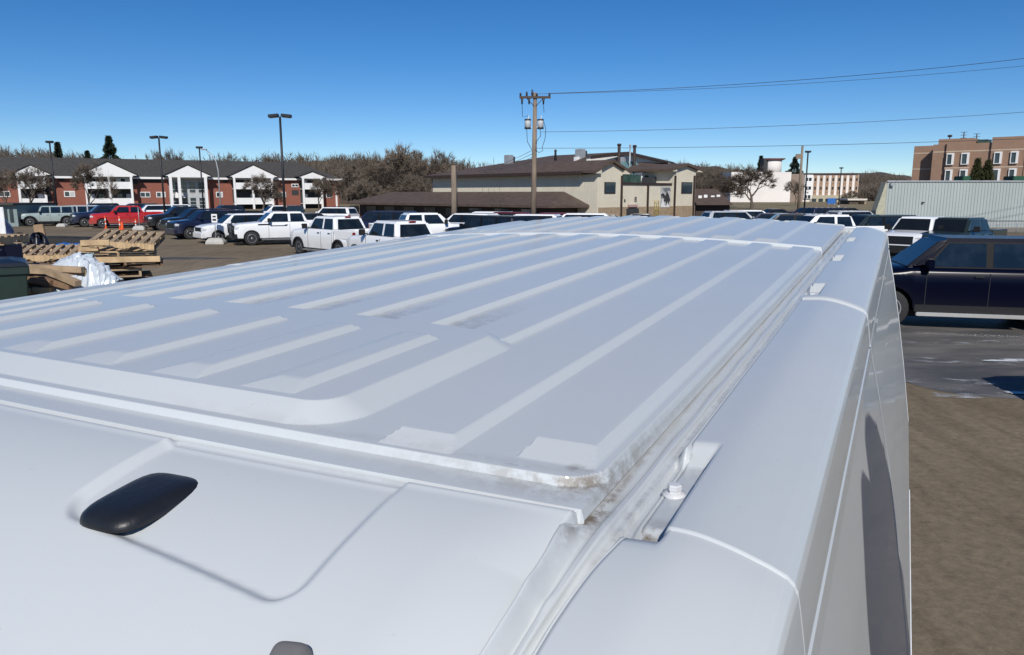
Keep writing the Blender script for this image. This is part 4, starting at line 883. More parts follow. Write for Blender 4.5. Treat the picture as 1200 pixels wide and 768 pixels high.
q = B(); q.lathe([(.01, .0), (.5, .02), (.8, .12), (.85, .2)], axis='y', o=(fx(729, 8.3), 8.3, fz(729, 190, 8.3)), n=18); q.tube([(fx(729, 8.3), 8.5, fz(729, 196, 8.3)), (fx(729, 8.3), 8.5, fz(729, 190, 8.3))], .06); q.obj('satellite_dish', m_galv, BH)
for px in (597, 681):
    p = at(px, 181 if px == 597 else 174, 98 if px == 597 else 88); lp = Matrix.Rotation(-C_.a, 4, 'Z') @ (p - C_.o); lp = Vector((lp.x, lp.y, p.z))
    q = B(); q.box(lp.x - .5, lp.y - .5, lp.z - 2.2, lp.x + .25, lp.y + .5, lp.z - .1); q.box(lp.x + .25, lp.y - .35, lp.z - .9, lp.x + .7, lp.y + .35, lp.z - .25, 1); q.obj('roof_vent_unit', [m_galv, m_dark], BH, bevel=.04)
q = B(); p = at(651, 176, 90); lp = Matrix.Rotation(-C_.a, 4, 'Z') @ (p - C_.o); q.lathe([(.16, -1.2), (.12, -.2), (.2, -.1), (.02, .1)], o=(lp.x, lp.y, p.z), n=10); q.obj('roof_vent', m_dark, BH)

# --- low dark-roofed building to the right of the hall, low buildings at the far left
L_ = Facade(816, 95, 0); b = B()
LB = thing('low_brown_building', 'low building with a brown roof right of the beige hall', 'building', L_.o, 0)
b.add([(L_.X(815), -1, 1.6), (L_.X(858), -1, 1.6), (L_.X(852), 5, 3.6), (L_.X(815), 5, 3.6), (L_.X(858), 9, 1.6), (L_.X(815), 9, 1.6)], [(0,1,2,3), (1,4,2), (3,2,4,5)]); b.obj('roof', m_brownroof, LB)
b = B(); b.box(L_.X(816), 0, 0, L_.X(856), 8, 1.7); b.obj('wall', m_trim, LB)
for k, px in enumerate((822, 829, 838, 845)):
    b = B(); b.box(L_.X(px), 1.5 + k * .2, 2.3, L_.X(px) + .45, 2.0, 2.75 + .1 * (k % 2)); b.obj('roof_vent', m_whitep, LB)
S_ = Facade(3, 70, 0); SH = thing('grey_green_shed', 'low grey-green shed behind the blue machine at the left edge', 'shed', S_.o)
b = B(); b.box(S_.X(-40), 0, 0, S_.X(17.5), 6, S_.Z(5, 240.5)); b.obj('wall', mat('grey_green_siding', (.20, .25, .25), .7), SH)
b = B(); b.box(S_.X(-40), -.5, S_.Z(5, 240.4), S_.X(18), 6.4, S_.Z(5, 238.5)); b.obj('roof', m_shingle, SH)
for k in (-8, 2, 9): b = B(); b.box(S_.X(k), -.08, .4, S_.X(k + 4), 0, 1.6); b.obj('window', m_pane, SH)
W2 = Facade(440, 105, 8); WT = thing('white_trailer', 'long white box trailer between the pickups and the bare trees', 'trailer', W2.o, W2.a)
b = B(); b.box(W2.X(428), 0, .9, W2.X(458), 2.4, W2.Z(440, 241.5)); b.obj('body', m_whitep, WT, bevel=.05)
b = B(); [b.lathe([(.1, -.1), (.45, -.1), (.45, .1), (.1, .1)], axis='y', o=(W2.X(q), .2, .45), n=14) for q in (432, 434.5)]; b.obj('wheel', m_rub, WT)

# --- the white block with a round tower top, and the long tan and white block beside it
Wf = Facade(870, 270, 0); WB = thing('white_block', 'white windowless block with a round tower on top behind the bare tree', 'building', Wf.o)
def box_px(F, xa, xb, yt, yb, y0, y1, name, m, par):
    b = B(); zb = F.Z((xa + xb) / 2, yb, y0) if yb is not None else -.5; b.box(F.X(xa, y0), y0, zb, F.X(xb, y0), y1, F.Z((xa + xb) / 2, yt, y0)); return b.obj(name, m, par)
m_off = mat('off_white_render', (.70, .66, .62), .8, scale=.1, var=.06)
box_px(Wf, 856, 926, 201.8, None, 0, 14, 'wall', m_off, WB)
b = B(); rx = Wf.X(921.5) - Wf.X(901); cxm = (Wf.X(901) + Wf.X(921.5)) / 2; b.lathe([(rx / 2, Wf.Z(910, 202)), (rx / 2, Wf.Z(910, 187))], o=(cxm, 7, 0), n=32); b.obj('round_tower', m_off, WB)
b = B(); b.lathe([(rx / 2 + .6, Wf.Z(910, 187)), (rx / 2 + .6, Wf.Z(910, 185))], o=(cxm, 7, 0), n=32); b.obj('tower_cap', mat('tower_cap_red', (.12, .05, .05), .7), WB)
box_px(Wf, 893, 902, 186.2, 202, 5, 9, 'tower_annex', m_dark, WB); box_px(Wf, 893, 918, 185.5, 187, 4.8, 6, 'tower_slab', mat('tower_slab_brown', (.10, .05, .045), .7), WB)
Tf = Facade(928, 280, -8); TB = thing('tan_block', 'long four storey block with tan and white window panels', 'building', Tf.o, Tf.a)
m_tan = mat('tan_panel', (.34, .22, .14), .8)
box_px(Tf, 926, 941, 204, None, -3, 10, 'stair_wing', mat('dark_tan_wall', (.25, .19, .15), .8), TB)
box_px(Tf, 941, 1005, 205, None, 0, 12, 'wall', m_off, TB); box_px(Tf, 941, 1005, 203, 204.5, -.5, 12.3, 'roof_edge', mat('roof_edge_brown', (.07, .04, .035), .7), TB)
box_px(Tf, 942, 951.5, 205, 233, -.6, 0, 'white_bay', m_whitep, TB)
for r_, yy in enumerate((208, 218.2, 228.4)):
    box_px(Tf, 951.5, 1004, yy + 3.3, yy + 7.6, -.35, 0, 'tan_band', m_tan, TB) if r_ < 3 and False else None
    for k in range(9):
        xx = 953 + k * 6.9
        if xx < 1003: box_px(Tf, xx, xx + 3.4, yy - 2.4, yy + 7.4 if r_ < 2 else yy + 2, -.3, 0, 'tan_panel', m_tan, TB)
        if xx < 1003: box_px(Tf, xx + .8, xx + 2.6, yy + .9, yy + 4.1, -.42, -.3, 'window', m_pane, TB)
    for k in range(2): box_px(Tf, 943 + k * 4, 946 + k * 4, yy + .5, yy + 4, -.75, -.6, 'window', m_pane, TB)
box_px(Tf, 950, 1004, 229, None, -.5, 0, 'ground_floor', mat('ground_floor_beige', (.40, .36, .26), .8), TB)
for k in range(6): box_px(Tf, 952 + k * 8, 957 + k * 8, 233, None, -.7, -.5, 'ground_window', m_pane, TB)
bs = Facade(975, 200, 0); SG = thing('blue_sign', 'blue sign board on posts in front of the tan block', 'sign', bs.o)
box_px(bs, 970.5, 980, 232.5, 239, 0, .3, 'sign_board', mat('blue_sign_paint', (.02, .12, .40), .5), SG)
for k in (972, 978.5): box_px(bs, k, k + .7, 239, None, .05, .25, 'sign_post', m_galv, SG)
hs = Facade(1008, 215, 0); HS = thing('low_dark_house', 'low dark house with a pale roof right of the blue sign', 'house', hs.o)
box_px(hs, 996, 1007, 235, None, 0, 6, 'wall', mat('dark_house_wall', (.07, .055, .045), .8), HS); box_px(hs, 994, 1017, 233, 235, -.6, 7, 'roof', mat('pale_flat_roof', (.62, .58, .52), .8), HS); box_px(hs, 1008, 1016, 236, None, 1, 6, 'garage_wall', mat('garage_tan', (.28, .22, .17), .8), HS)

# --- the brick hospital and the metal building in front of it
Hf = Facade(1190, 172, -43); HB = thing('brick_block', 'large tan brick building with white framed bays above the metal building', 'building', Hf.o, Hf.a)
xL, xR = Hf.X(1066), Hf.X(1290); zt = Hf.Z(1120, 168.5)
m_band = mat('pale_band_course', (.46, .36, .27), .8)
def hbox(xa, xb, z0, z1, y0, y1, name, m): b = B(); b.box(Hf.X(xa, y0), y0, z0, Hf.X(xb, y0), y1, z1); return b.obj(name, m, HB)
hbox(1066.5, 1290, -.5, zt, 3.4, 30, 'wall', m_tanbrick)
hbox(1088.5, 1260, -.5, zt - .0, 0, 3.38, 'front_wing', m_tanbrick)
hbox(1102, 1134, zt - .02, zt + 2.2, 3.5, 20, 'roof_storey', m_tanbrick) if False else None
hbox(1094, 1133.5, zt + .01, Hf.Z(1110, 161.8), 3, 20, 'roof_storey', m_tanbrick); hbox(1104, 1132.5, -.4, zt + .35, -.6, 0, 'window_bay', m_tanbrick)
hbox(1156, 1195, -.4, zt + 1.1, -.6, 0, 'window_bay', m_tanbrick); hbox(1196, 1230, -.4, zt - .2, -.5, 0, 'window_bay', m_tanbrick)
for (xa, xb, y0) in ((1066.3, 1089, 3.36), (1089, 1290, -.03)): hbox(xa, xb, zt - 1.9, zt - 1.6, y0, y0 + .04 + (0 if y0 > 0 else 0), 'band_course', m_band)
for (xa, xb) in ((1103.8, 1132.8), (1155.8, 1195.4)): hbox(xa, xb, zt - 1.9, zt - 1.6, -.64, -.6, 'band_course', m_band); hbox(xa, xb, zt - 5.7, zt - 5.4, -.64, -.6, 'band_course', m_band)
hbox(1066.3, 1089, zt - 5.7, zt - 5.4, 3.35, 3.40, 'band_course', m_band)
for (xa, xb) in ((1105.5, 1113.8), (1122.5, 1131.5), (1160.5, 1169.5), (1179.5, 1188.5)):
    for k, (za, zb) in enumerate(((zt - 4.7, zt - 2.15), (zt - 10.0, zt - 5.9), (zt - 14, zt - 10.3))):
        y0 = -.6; a, c = Hf.X(xa, y0), Hf.X(xb, y0); fr = B()
        fr.box(a, -1.0, zb - .30, c, -.6, zb); fr.box(c - .42, -1.0, za, c, -.6, zb - .3); fr.box(a, -1.0, za, a + .12, -.6, zb - .3); fr.box(a, -1.05, za - .14, c, -.6, za); fo = fr.obj('window', m_whitep, HB)
        p = B(); p.box(a + .13, -.72, za + (1.5 if k else .0), c - .43, -.6, zb - .31); p.obj('pane', m_pane, fo)
        if k: p = B(); p.box(a + .13, -.74, za, c - .43, -.6, za + 1.5); p.obj('apron_panel', m_galv, fo)
for (px, py, h) in ((1106.5, 158.5, 1.3), (1122.5, 155, 2.2), (1137.5, 157, 2.6)):
    x = Hf.X(px, 8); z = Hf.Z(px, py, 8); b = B(); b.tube([(x, 8, zt), (x, 8, z)], .13); b.lathe([(.05, -.5), (.5, -.45), (.5, 0), (.05, .1)], o=(x, 8, z), n=10) if px < 1110 else [b.tube([(x - .7, 8, z - k * .7), (x + .7, 8, z - k * .7)], .05) for k in range(3)]; b.obj('roof_antenna', m_trim, HB)
hbox(1139, 1151, zt, zt + 1.1, 6, 10, 'roof_machinery', m_hvac)
Mf = Facade(1040, 68, 0); MB = thing('metal_building', 'pale green-grey corrugated metal building with a flat top behind the dark pickup', 'building', Mf.o)
zt = Mf.Z(1100, 213.3); b = B(); pts = []; x = Mf.X(1039); xe = Mf.X(1300); mw = mat('pale_corrugated_steel', (.37, .41, .395), .5, metal=.15, scale=.5, var=.05, stretch=(1, 1, .3))
while x < xe: pts += [(x, 0), (x + .165, 0), (x + .195, .05), (x + .245, .05), ]; x += .275
b.add([(x, -y, 0) for x, y in pts] + [(x, -y, zt) for x, y in pts], [(i, i + 1, len(pts) + i + 1, len(pts) + i) for i in range(len(pts) - 1)]); b.obj('front_wall', mw, MB)
sk_ = lambda y: -y * (600 - 1039) / F_PX * s_k
b = B(); b.prism([(Mf.X(1039) + sk_(.06), .06), (xe, .06), (xe + 14, 30), (Mf.X(1039) + sk_(30), 30)], 0, zt - .02, 'xy'); b.obj('hall', mw, MB)
b = B(); b.prism([(Mf.X(1038), -.12), (xe, -.12), (xe + 14, 30), (Mf.X(1038) + sk_(30), 30)], zt, zt + .12, 'xy'); b.obj('roof', m_galv, MB)
b = B(); b.prism([(Mf.X(1028.5), Mf.Z(1030, 247)), (Mf.X(1038.9), Mf.Z(1030, 247)), (Mf.X(1038.9), zt), (Mf.X(1037.5), zt)], .02, .9); b.prism([(Mf.X(1028.5), 0), (Mf.X(1038.9), 0), (Mf.X(1038.9), Mf.Z(1030, 247)), (Mf.X(1028.5), Mf.Z(1030, 247))], .02, .9)
b.obj('sloped_end', mat('tan_end_wall', (.38, .37, .28), .7), MB)
b = B(); b.box(Mf.X(1041), -.35, zt - .35, Mf.X(1045), -.1, zt - .1); b.obj('wall_lamp', m_galv, MB)
b = B(); b.box(Mf.X(1080.5), -.2, Mf.Z(1080, 238.5), Mf.X(1083), -.06, Mf.Z(1080, 236.8)); b.obj('wall_outlet', m_trim, MB)
for k, px in enumerate((1137, 1196)):
    cc = Facade(px, 140, 0); hv = thing('green_roof_unit', ['dark green box left of', 'dark green box right of'][k] + ' the cone shaped evergreens above the metal building', 'tank', cc.o); q = B(); q.box(-1.6, 0, 0, 2.2, 3, cc.Z(px, 206.5)); q.obj('casing', mat('dark_green_casing', (.01, .07, .035), .6), hv, bevel=.1)
# chain-link fence in front of the metal building
Ff = Facade(1030, 58, 0); FE = thing('chain_link_fence', 'chain link fence with a dark top rail along the metal building', 'fence', Ff.o)
zt = Ff.Z(1100, 259.2); b = B(); b.tube([(Ff.X(1035), 0, zt), (Ff.X(1300), 0, zt)], .03); b.obj('top_rail', m_steel, FE)
for k in range(12): b = B(); x = Ff.X(1035 + k * 23); b.tube([(x, 0, 0), (x, 0, zt + .05)], .035); b.obj('fence_post', m_galv, FE)
def mesh_mat():
    m, N, L, bb = node_mat('wire_mesh'); bb.inputs['Base Color'].default_value = (.35, .36, .37, 1); bb.inputs['Metallic'].default_value = .5; bb.inputs['Roughness'].default_value = .5; bb.inputs['Alpha'].default_value = .16; return m
b = B(); b.box(Ff.X(1035), -.004, .05, Ff.X(1300), .004, zt); b.obj('wire_mesh', mesh_mat(), FE)
# ---------------------------------------------------------------- trees and woods
m_bark = mat('grey_brown_bark', (.105, .082, .065), .95, scale=6, var=.3)
m_twig = mat('bare_twigs', (.115, .090, .068), .95, scale=.3, var=.35, col2=None)
m_ever = mat('evergreen_needles', (.018, .032, .018), .8, scale=1.5, var=.5)
m_ever2 = mat('olive_evergreen', (.045, .050, .014), .8, scale=1.5, var=.4)
def branches(rnd, h, spread, levels=6, first=.22, twig_r=.02, nsplit=(2, 3), trunk_r=None, twigs=12):
    T, Cw = B(), B(); trunk_r = trunk_r or h * .022
    def grow(p, d, ln, r, lv):
        n = 3; pts = [p]; q = p; dd = d
        for i in range(n):
            dd = (dd + Vector((rnd.gauss(0, .12), rnd.gauss(0, .12), rnd.gauss(0, .06) + .03))).normalized(); q = q + dd * ln / n; pts.append(q)
        r1 = max(twig_r * .6, r * .62)
        (T if lv <= 1 else Cw).tube(pts, [r + (r1 - r) * i / n for i in range(n + 1)], 6 if lv < 2 else 4 if lv < 4 else 3, cap=False)
        if lv >= levels:
            for k in range(twigs):
                a = pts[rnd.randrange(1, n + 1)]; e = (dd + Vector((rnd.gauss(0, .6), rnd.gauss(0, .6), rnd.gauss(.1, .5)))).normalized() * ln * rnd.uniform(.7, 1.7); o = e.orthogonal().normalized() * twig_r * .8
                Cw.add([a - o, a + o, a + e], [(0, 1, 2)])
            return
        for k in range(rnd.choice(nsplit) + (1 if lv == 0 else 0)):
            az = rnd.uniform(0, 6.28); tilt = rnd.uniform(.35, .85) * spread; o = dd.orthogonal().normalized(); o2 = dd.cross(o)
            nd = (dd * math.cos(tilt) + (o * math.cos(az) + o2 * math.sin(az)) * math.sin(tilt)); nd.z = max(nd.z, -.1); nd.normalize()
            grow(q if k < 2 else pts[2], nd, ln * rnd.uniform(.66, .9), r1 * rnd.uniform(.75, .95), lv + 1)
    grow(Vector((0, 0, -.1)), Vector((0, 0, 1)), h * first, trunk_r, 0)
    zm = max(v[2] for v in Cw.v); k = h / zm
    for b in (T, Cw): b.v = [(x * k, y * k, z * k) for x, y, z in b.v]
    return T.mesh('trunk', [m_bark], fix=False), Cw.mesh('crown', [m_twig], fix=False)
PROTO = []
for sd_ in range(5):
    rnd = random.Random(40 + sd_); PROTO.append(branches(rnd, 1.0 * 10, (1.0, 1.15, .85, 1.2, 1.0)[sd_], 6, (.20, .16, .24, .18, .2)[sd_], .030, (3, 3, 2)))
def tree(px, py_top, Y, wpx, label, proto, name='bare_tree', group=None, rz=None):
    p = at(px, py_top, Y); h = p.z; t = thing(name, label, 'tree', (p.x, p.y, 0), rz if rz is not None else px * .7, group)
    T, Cw = PROTO[proto]; bw = Cw_w[proto]; sx = wpx / F_PX * Y / bw
    for nm, me in (('trunk', T), ('crown', Cw)):
        o = bpy.data.objects.new(nm, me); COL.objects.link(o); o.parent = t; o.scale = (sx, sx, h / 10)
    return t
Cw_w = []
for T, Cw in PROTO:
    r_ = sorted(math.hypot(v.co.x, v.co.y) for v in Cw.vertices); Cw_w.append(2 * r_[int(len(r_) * .93)])
GT = 'bare trees in front of the brick apartments'; GK = 'bare trees between the apartments and the beige hall'
tree(97, 181, 112, 50, 'bare tree in front of the second white porch of the brick apartments', 0, group=GT)
tree(29, 186, 118, 46, 'bare tree at the leftmost white porch of the brick apartments', 1, group=GT)
tree(305, 200, 122, 50, 'bare tree in front of the porch left of the tallest lamp', 3, group=GT)
tree(372, 205, 125, 32, 'small bare tree in front of the rightmost small porch', 2, group=GT)
tree(3, 193, 122, 34, 'bare tree at the left edge of the picture beside the brick apartments', 4, group=GT)
tree(184, 170, 190, 40, 'tall bare tree behind the apartment roof near the double headed lamp', 1, group=GT)
tree(262, 172, 200, 44, 'tall bare tree behind the apartment roof near the curved lamp', 3, group=GT)
tree(204, 168, 185, 30, 'bare tree with open crown behind the apartment roof right of the double lamp', 4, group=GT)
for k, (px, py, Y, wd, pr, lab) in enumerate([(415, 178, 150, 62, 3, 'bare tree nearest the right end of the brick apartments'), (440, 171, 140, 66, 0, 'broad bare tree left of the densest crown'), (470, 161, 135, 84, 1, 'tallest and broadest bare tree left of the beige hall'),
        (505, 169, 130, 60, 3, 'bare tree with a rounded crown touching the long wing roof'), (530, 176, 150, 40, 2, 'bare tree just behind the far end of the long wing'), (425, 205, 112, 54, 1, 'low bare tree in front of the broad ones'), (486, 196, 116, 70, 0, 'bushy bare tree in front at the far end of the lean-to roof'), (455, 190, 122, 60, 3, 'bare tree in the middle of the dense clump')]):
    tree(px, py, Y, wd, lab, pr, group=GK)
tree(884, 187, 150, 62, 'large bare spreading tree in front of the white block', 1, group='bare trees right of the beige hall')
tree(850, 197, 170, 44, 'bare tree left of the large spreading tree', 3, group='bare trees right of the beige hall')
tree(832, 205, 160, 30, 'smaller bare tree beside the beige hall', 0, group='bare trees right of the beige hall')
tree(934, 208, 190, 24, 'slim bare tree between the white block and the tan block', 2, group='bare trees right of the beige hall')
tree(1000, 222, 230, 26, 'small bare tree at the end of the tan block', 3, group='bare trees right of the beige hall')
def spruce(px, py, Y, wpx, label, name='spruce_tree', m=m_ever, seed=1, cone=False, base=0):
    rnd = random.Random(seed); p = at(px, py, Y); h = p.z; r = wpx / F_PX * Y / 2 * (1.0 if cone else 2.3); t = thing(name, label, 'tree', (p.x, p.y, base))
    b = B(); b.tube([(0, 0, 0), (0, 0, h * .97)], [h * .02, .03], 6); b.obj('trunk', m_bark, t); b = B()
    lo = .12 if not cone else .02
    for i in range(2600 if cone else 5200):
        u = rnd.random() ** (.8 if cone else 1.0); z = h * (lo + (1 - lo) * u); rr = r * ((1 - u) ** (1.15 if not cone else .55)) * (.9 + .35 * math.sin(u * 40)) if not cone else r * math.sin(math.pi * min(1, .28 + .72 * u)) ** .8
        az = rnd.uniform(0, 6.28); q = rr * rnd.uniform(.35, 1.05); c = Vector((math.cos(az) * q, math.sin(az) * q, z - q * .25)); s = h * .035
        d = Vector((math.cos(az), math.sin(az), rnd.uniform(-.5, .3) if not cone else 1.5)) * s * rnd.uniform(.8, 1.6); o = Vector((rnd.gauss(0, 1), rnd.gauss(0, 1), rnd.gauss(0, 1))).normalized() * s * .5
        b.add([c - o, c + o, c + d], [(0, 1, 2)])
    b.obj('crown', m, t, fix=False); return t
spruce(127, 160, 175, 24, 'tall dark spruce rising behind the apartment roof', seed=1)
spruce(67, 167, 185, 11, 'dark evergreen behind the apartment roof right of the first lamp', seed=2)
spruce(102, 177, 180, 13, 'short dark evergreen left of the tall spruce', seed=3)
spruce(932, 184, 300, 22, 'dark evergreen behind the white block and the tan block', seed=5)
spruce(892, 183, 300, 10, 'narrow dark evergreen beside the round tower', seed=6)
spruce(1146, 188.5, 140, 14, 'left cone shaped evergreen in front of the tan brick building', 'cone_evergreen', m_ever2, 7, True)
spruce(1158.5, 190, 139, 17, 'right, broader cone shaped evergreen in front of the tan brick building', 'cone_evergreen', m_ever2, 8, True)
def wood(name, segs, Y0, Y1, n, seed, per=26):
    """a far wood: a brown slope with hundreds of bare crowns standing on it; segs = (pixel column, skyline row)"""
    rnd = random.Random(seed); b = B(); xs_ = [q[0] for q in segs]; ys_ = [q[1] for q in segs]
    for i in range(n):
        Y = rnd.uniform(Y0, Y1); px = rnd.uniform(xs_[0], xs_[-1]); top = float(np.interp(px, xs_, ys_)) + (Y1 - Y) / (Y1 - Y0) * 18 + rnd.uniform(-1.5, 5)
        p = at(px, top, Y); h = rnd.uniform(9, 13); r = rnd.uniform(2.5, 4.5); zb = p.z - h
        b.add([(p.x - .18, p.y, zb - 1), (p.x + .18, p.y, zb - 1), (p.x, p.y, zb + h * .8)], [(0, 1, 2)], 1)
        for k in range(per):
            az = rnd.uniform(0, 6.28); el = rnd.uniform(.25, 1.5); o = Vector((p.x, p.y, zb + h * rnd.uniform(.2, .55))); d = Vector((math.cos(az) * math.cos(el) * r * 1.3, math.sin(az) * math.cos(el) * r * 1.3, math.sin(el) * h * .42))
            wv = Vector((.10, 0, .03)) if k % 3 else Vector((.2, .1, 0)); b.add([o - wv, o + wv, o + d], [(0, 1, 2)], k % 4 == 0)
            for j in range(3):
                a = o + d * rnd.uniform(.45, 1); e = d.normalized() * rnd.uniform(.8, 1.7) + Vector((rnd.gauss(0, .8), rnd.gauss(0, .8), rnd.gauss(.1, .5))); b.add([a - wv * .6, a + wv * .6, a + e], [(0, 1, 2)], 0)
    return tag(b.obj(name, [mat('wood_twigs', (.102, .082, .063), .95, scale=.05, var=.3), m_bark], fix=False), kind='stuff')
wood('bare_woodland', [(-120, 180), (0, 170), (60, 168), (120, 180), (180, 184), (240, 181), (300, 178), (340, 175), (400, 178), (450, 176), (560, 186), (640, 198)], 205, 290, 700, 11, 44)
wood('bare_woodland', [(740, 186), (790, 184), (850, 188), (900, 196), (960, 206), (1000, 200), (1030, 197), (1070, 205), (1110, 215)], 300, 400, 520, 12, 40)
def hill(name, segs, Y, depth, m, seed):
    rnd = random.Random(seed); vs = []; n = 120; x0, x1 = segs[0][0], segs[-1][0]; rows = 7
    for j in range(rows):
        for i in range(n + 1):
            px = x0 + (x1 - x0) * i / n; top = float(np.interp(px, [q[0] for q in segs], [q[1] for q in segs])); p = at(px, top, Y + depth); u = j / (rows - 1)
            x = (px - 600) / F_PX * s_k * (Y + depth * u); vs.append((x, Y + depth * u, -.6 + (p.z + .6) * (u ** .8) * (1 + .03 * math.sin(i * .9 + j)) if j else -.6))
    b = B(); b.add(vs, [(j*(n+1)+i, j*(n+1)+i+1, (j+1)*(n+1)+i+1, (j+1)*(n+1)+i) for j in range(rows - 1) for i in range(n)], 0, True); return tag(b.obj(name, m, fix=False), kind='structure')
m_hill = mat('leaf_litter_slope', (.085, .062, .046), 1, scale=.06, var=.35, detail=10)
hill('hills', [(-300, 196), (0, 190), (120, 194), (300, 192), (450, 188), (640, 205)], 215, 120, m_hill, 1)
hill('hills', [(700, 196), (790, 192), (850, 197), (900, 205), (960, 212), (1010, 202), (1040, 203), (1080, 210), (1250, 215)], 320, 150, m_hill, 2)

# ---------------------------------------------------------------- lamps, poles and wires
m_pole = mat('dark_painted_steel', (.02, .022, .026), .5, metal=.3)
m_wood = mat('weathered_pole_wood', (.20, .155, .115), .9, scale=5, var=.3, stretch=(1, 1, .15), bump=.3)
GL = 'parking lot lamps'
def lot_lamp(px, py, Y, label, heads=2, r=.085, yaw=0):
    p = at(px, py, Y); t = thing('parking_lamp', label, 'street lamp', (p.x, p.y, 0), yaw, GL); h = p.z
    b = B(); b.tube([(0, 0, 0), (0, 0, h - .05)], [r * 1.25, r], 8); b.obj('pole', m_pole, t); b = B(); b.lathe([(r * 2.4, 0), (r * 2.4, .5), (r * 1.5, .55)], n=12); b.obj('base', m_conc, t)
    for s in ((-1, 1) if heads == 2 else (0,)):
        b = B(); M = Matrix.Translation((s * .48, 0, h)) @ Matrix.Rotation(s * .10, 4, 'Y')
        b.box(-.36, -.24, -.10, .36, .24, .12, 0, M); b.box(-.30, -.18, -.14, .30, .18, -.10, 1, M); b.obj('lamp_head', [m_pole, m_lens], t, bevel=.03)
    return t
lot_lamp(328, 136, 58, 'tallest dark parking lot lamp with two heads')
lot_lamp(186, 161, 78, 'dark parking lot lamp with two heads above the black pickup')
lot_lamp(233.5, 173, 95, 'dark parking lot lamp with one head at the tall portico', 1)
lot_lamp(58, 166.5, 88, 'leftmost dark parking lot lamp with one head', 1)
lot_lamp(947, 178, 105, 'dark lamp beside the wooden pole in front of the tan block', 1, .10)
lot_lamp(986, 197, 160, 'smaller dark lamp in front of the middle of the tan block', 1, .10)
p = at(255, 190, 85); t = thing('street_lamp', 'pale curved street lamp over the brick apartments', 'street lamp', (p.x, p.y, 0)); h = p.z
b = B(); b.tube([(0, 0, 0), (0, 0, h - 1), (-.15, 0, h), (-.6, 0, h + .8), (-1.2, 0, h + 1.3)], [.09, .07, .06, .05, .045], 8); b.obj('pole', m_galv, t); b = B(); b.box(-1.75, -.14, h + 1.28, -1.1, .14, h + 1.42); b.obj('lamp_head', m_galv, t, bevel=.04)
# the utility pole with crossarm and transformers
PY = 50.0; p0 = at(625.5, 109, PY); UP = thing('utility_pole', 'tall wooden utility pole with a crossarm and two transformers', 'utility pole', (p0.x, p0.y, 0)); h = p0.z
b = B(); b.tube([(0, 0, 0), (.05, 0, h * .5), (.09, 0, h)], [.20, .17, .12], 10); b.obj('pole', m_wood, UP)
b = B(); za = h - .30; b.box(-.92, -.19, za - .06, 1.08, -.07, za + .08); b.tube([(-.5, -.1, za), (.05, -.1, za - .55)], .025); b.tube([(.65, -.1, za), (.12, -.1, za - .55)], .025); b.obj('crossarm', mat('dark_crossarm', (.07, .05, .04), .8), UP)
for x, hh in ((-.85, .22), (-.45, .30), (.2, .18), (1.0, .22), (-.1, .42)):
    b = B(); b.lathe([(.03, 0), (.07, .05), (.05, .10), (.08, .14), (.04, hh)], o=(x, -.13, za + .06), n=10); b.obj('insulator', m_steel, UP)
for x in (-.75, -.30, .62): b = B(); b.lathe([(.05, 0), (.06, .2), (.09, .35)], o=(x, -.13, za - .42), n=8); b.obj('fuse_cutout', m_steel, UP)
zt_ = at(625, 140, PY).z; zb_ = at(625, 151.5, PY).z
m_tr = mat('pale_grey_transformer', (.52, .55, .56), .45, var=.05)
for x in (-.38, .44):
    b = B(); b.lathe([(.03, zb_), (.19, zb_ + .02), (.20, zt_ - .06), (.17, zt_), (.03, zt_ + .03)], o=(x, -.1, 0), n=18); b.lathe([(.02, 0), (.045, .05), (.03, .22)], o=(x + .05, -.1, zt_), n=8)
    b.box(x - .25 if x > 0 else x + .12, -.14, zb_ + .08, x - .12 if x > 0 else x + .25, -.04, zb_ + .14); to = b.obj('transformer', m_tr, UP)
    b = B(); b.lathe([(.205, zb_ + .00), (.215, zb_ + .05), (.205, zb_ + .1)], o=(x, -.1, 0), n=18); b.lathe([(.205, zt_ - .1), (.215, zt_ - .05), (.205, zt_)], o=(x, -.1, 0), n=18); b.obj('band', m_steel, to)
b = B()
for pts in ([(-.75, za - .4), (-.72, za - 1.2), (-.35, zt_ + .2)], [(.62, za - .4), (.66, zt_ + .4)], [(.62, zt_ - .1), (.78, zt_ - .6), (.74, zb_ - .6), (.55, zb_ - 1.2), (.62, zb_ - 1.35), (.35, zb_ - 1.5), (.1, zb_ - 1.3)], [(-.45, zb_), (-.40, zb_ - .8), (-.12, zb_ - 1.3)], [(.42, zb_), (.45, zb_ - .45), (.25, zb_ - .7), (.15, zb_ - .9)]):
    b.tube([(x, -.16, z) for x, z in pts], .018, 5, cap=False)
b.obj('drop_cable', m_blk, UP)
p = at(531.5, 194, 50); t = thing('wooden_post', 'short wooden pole standing in front of the long wing', 'pole', (p.x, p.y, 0)); b = B(); b.tube([(0, 0, 0), (0, 0, p.z)], [.20, .16], 10); b.obj('pole', m_wood, t); b = B(); b.tube([(.2, 0, 1.2), (.22, 0, p.z - .4)], .03); b.obj('conduit', m_steel, t)
p = at(940.5, 171, 115); t = thing('wooden_post', 'wooden pole left of the dark lamp in front of the tan block', 'pole', (p.x, p.y, 0)); b = B(); b.tube([(0, 0, 0), (0, 0, p.z)], [.24, .17], 8); b.box(-.9, -.1, p.z - 1.9, .0, .1, p.z - 1.2); b.obj('pole', m_wood, t)
def wire(a, b_, sag, label, r=.018, n=24):
    bb = B(); bb.tube([a.lerp(b_, i / n) - Vector((0, 0, sag * 4 * (i / n) * (1 - i / n))) for i in range(n + 1)], r, 4, cap=False); o = bb.obj('power_line', m_blk, fix=False); return tag(o, label, 'cable', 'power lines from the utility pole')
top = lambda x, z: Vector((p0.x + x, p0.y - .13, z))
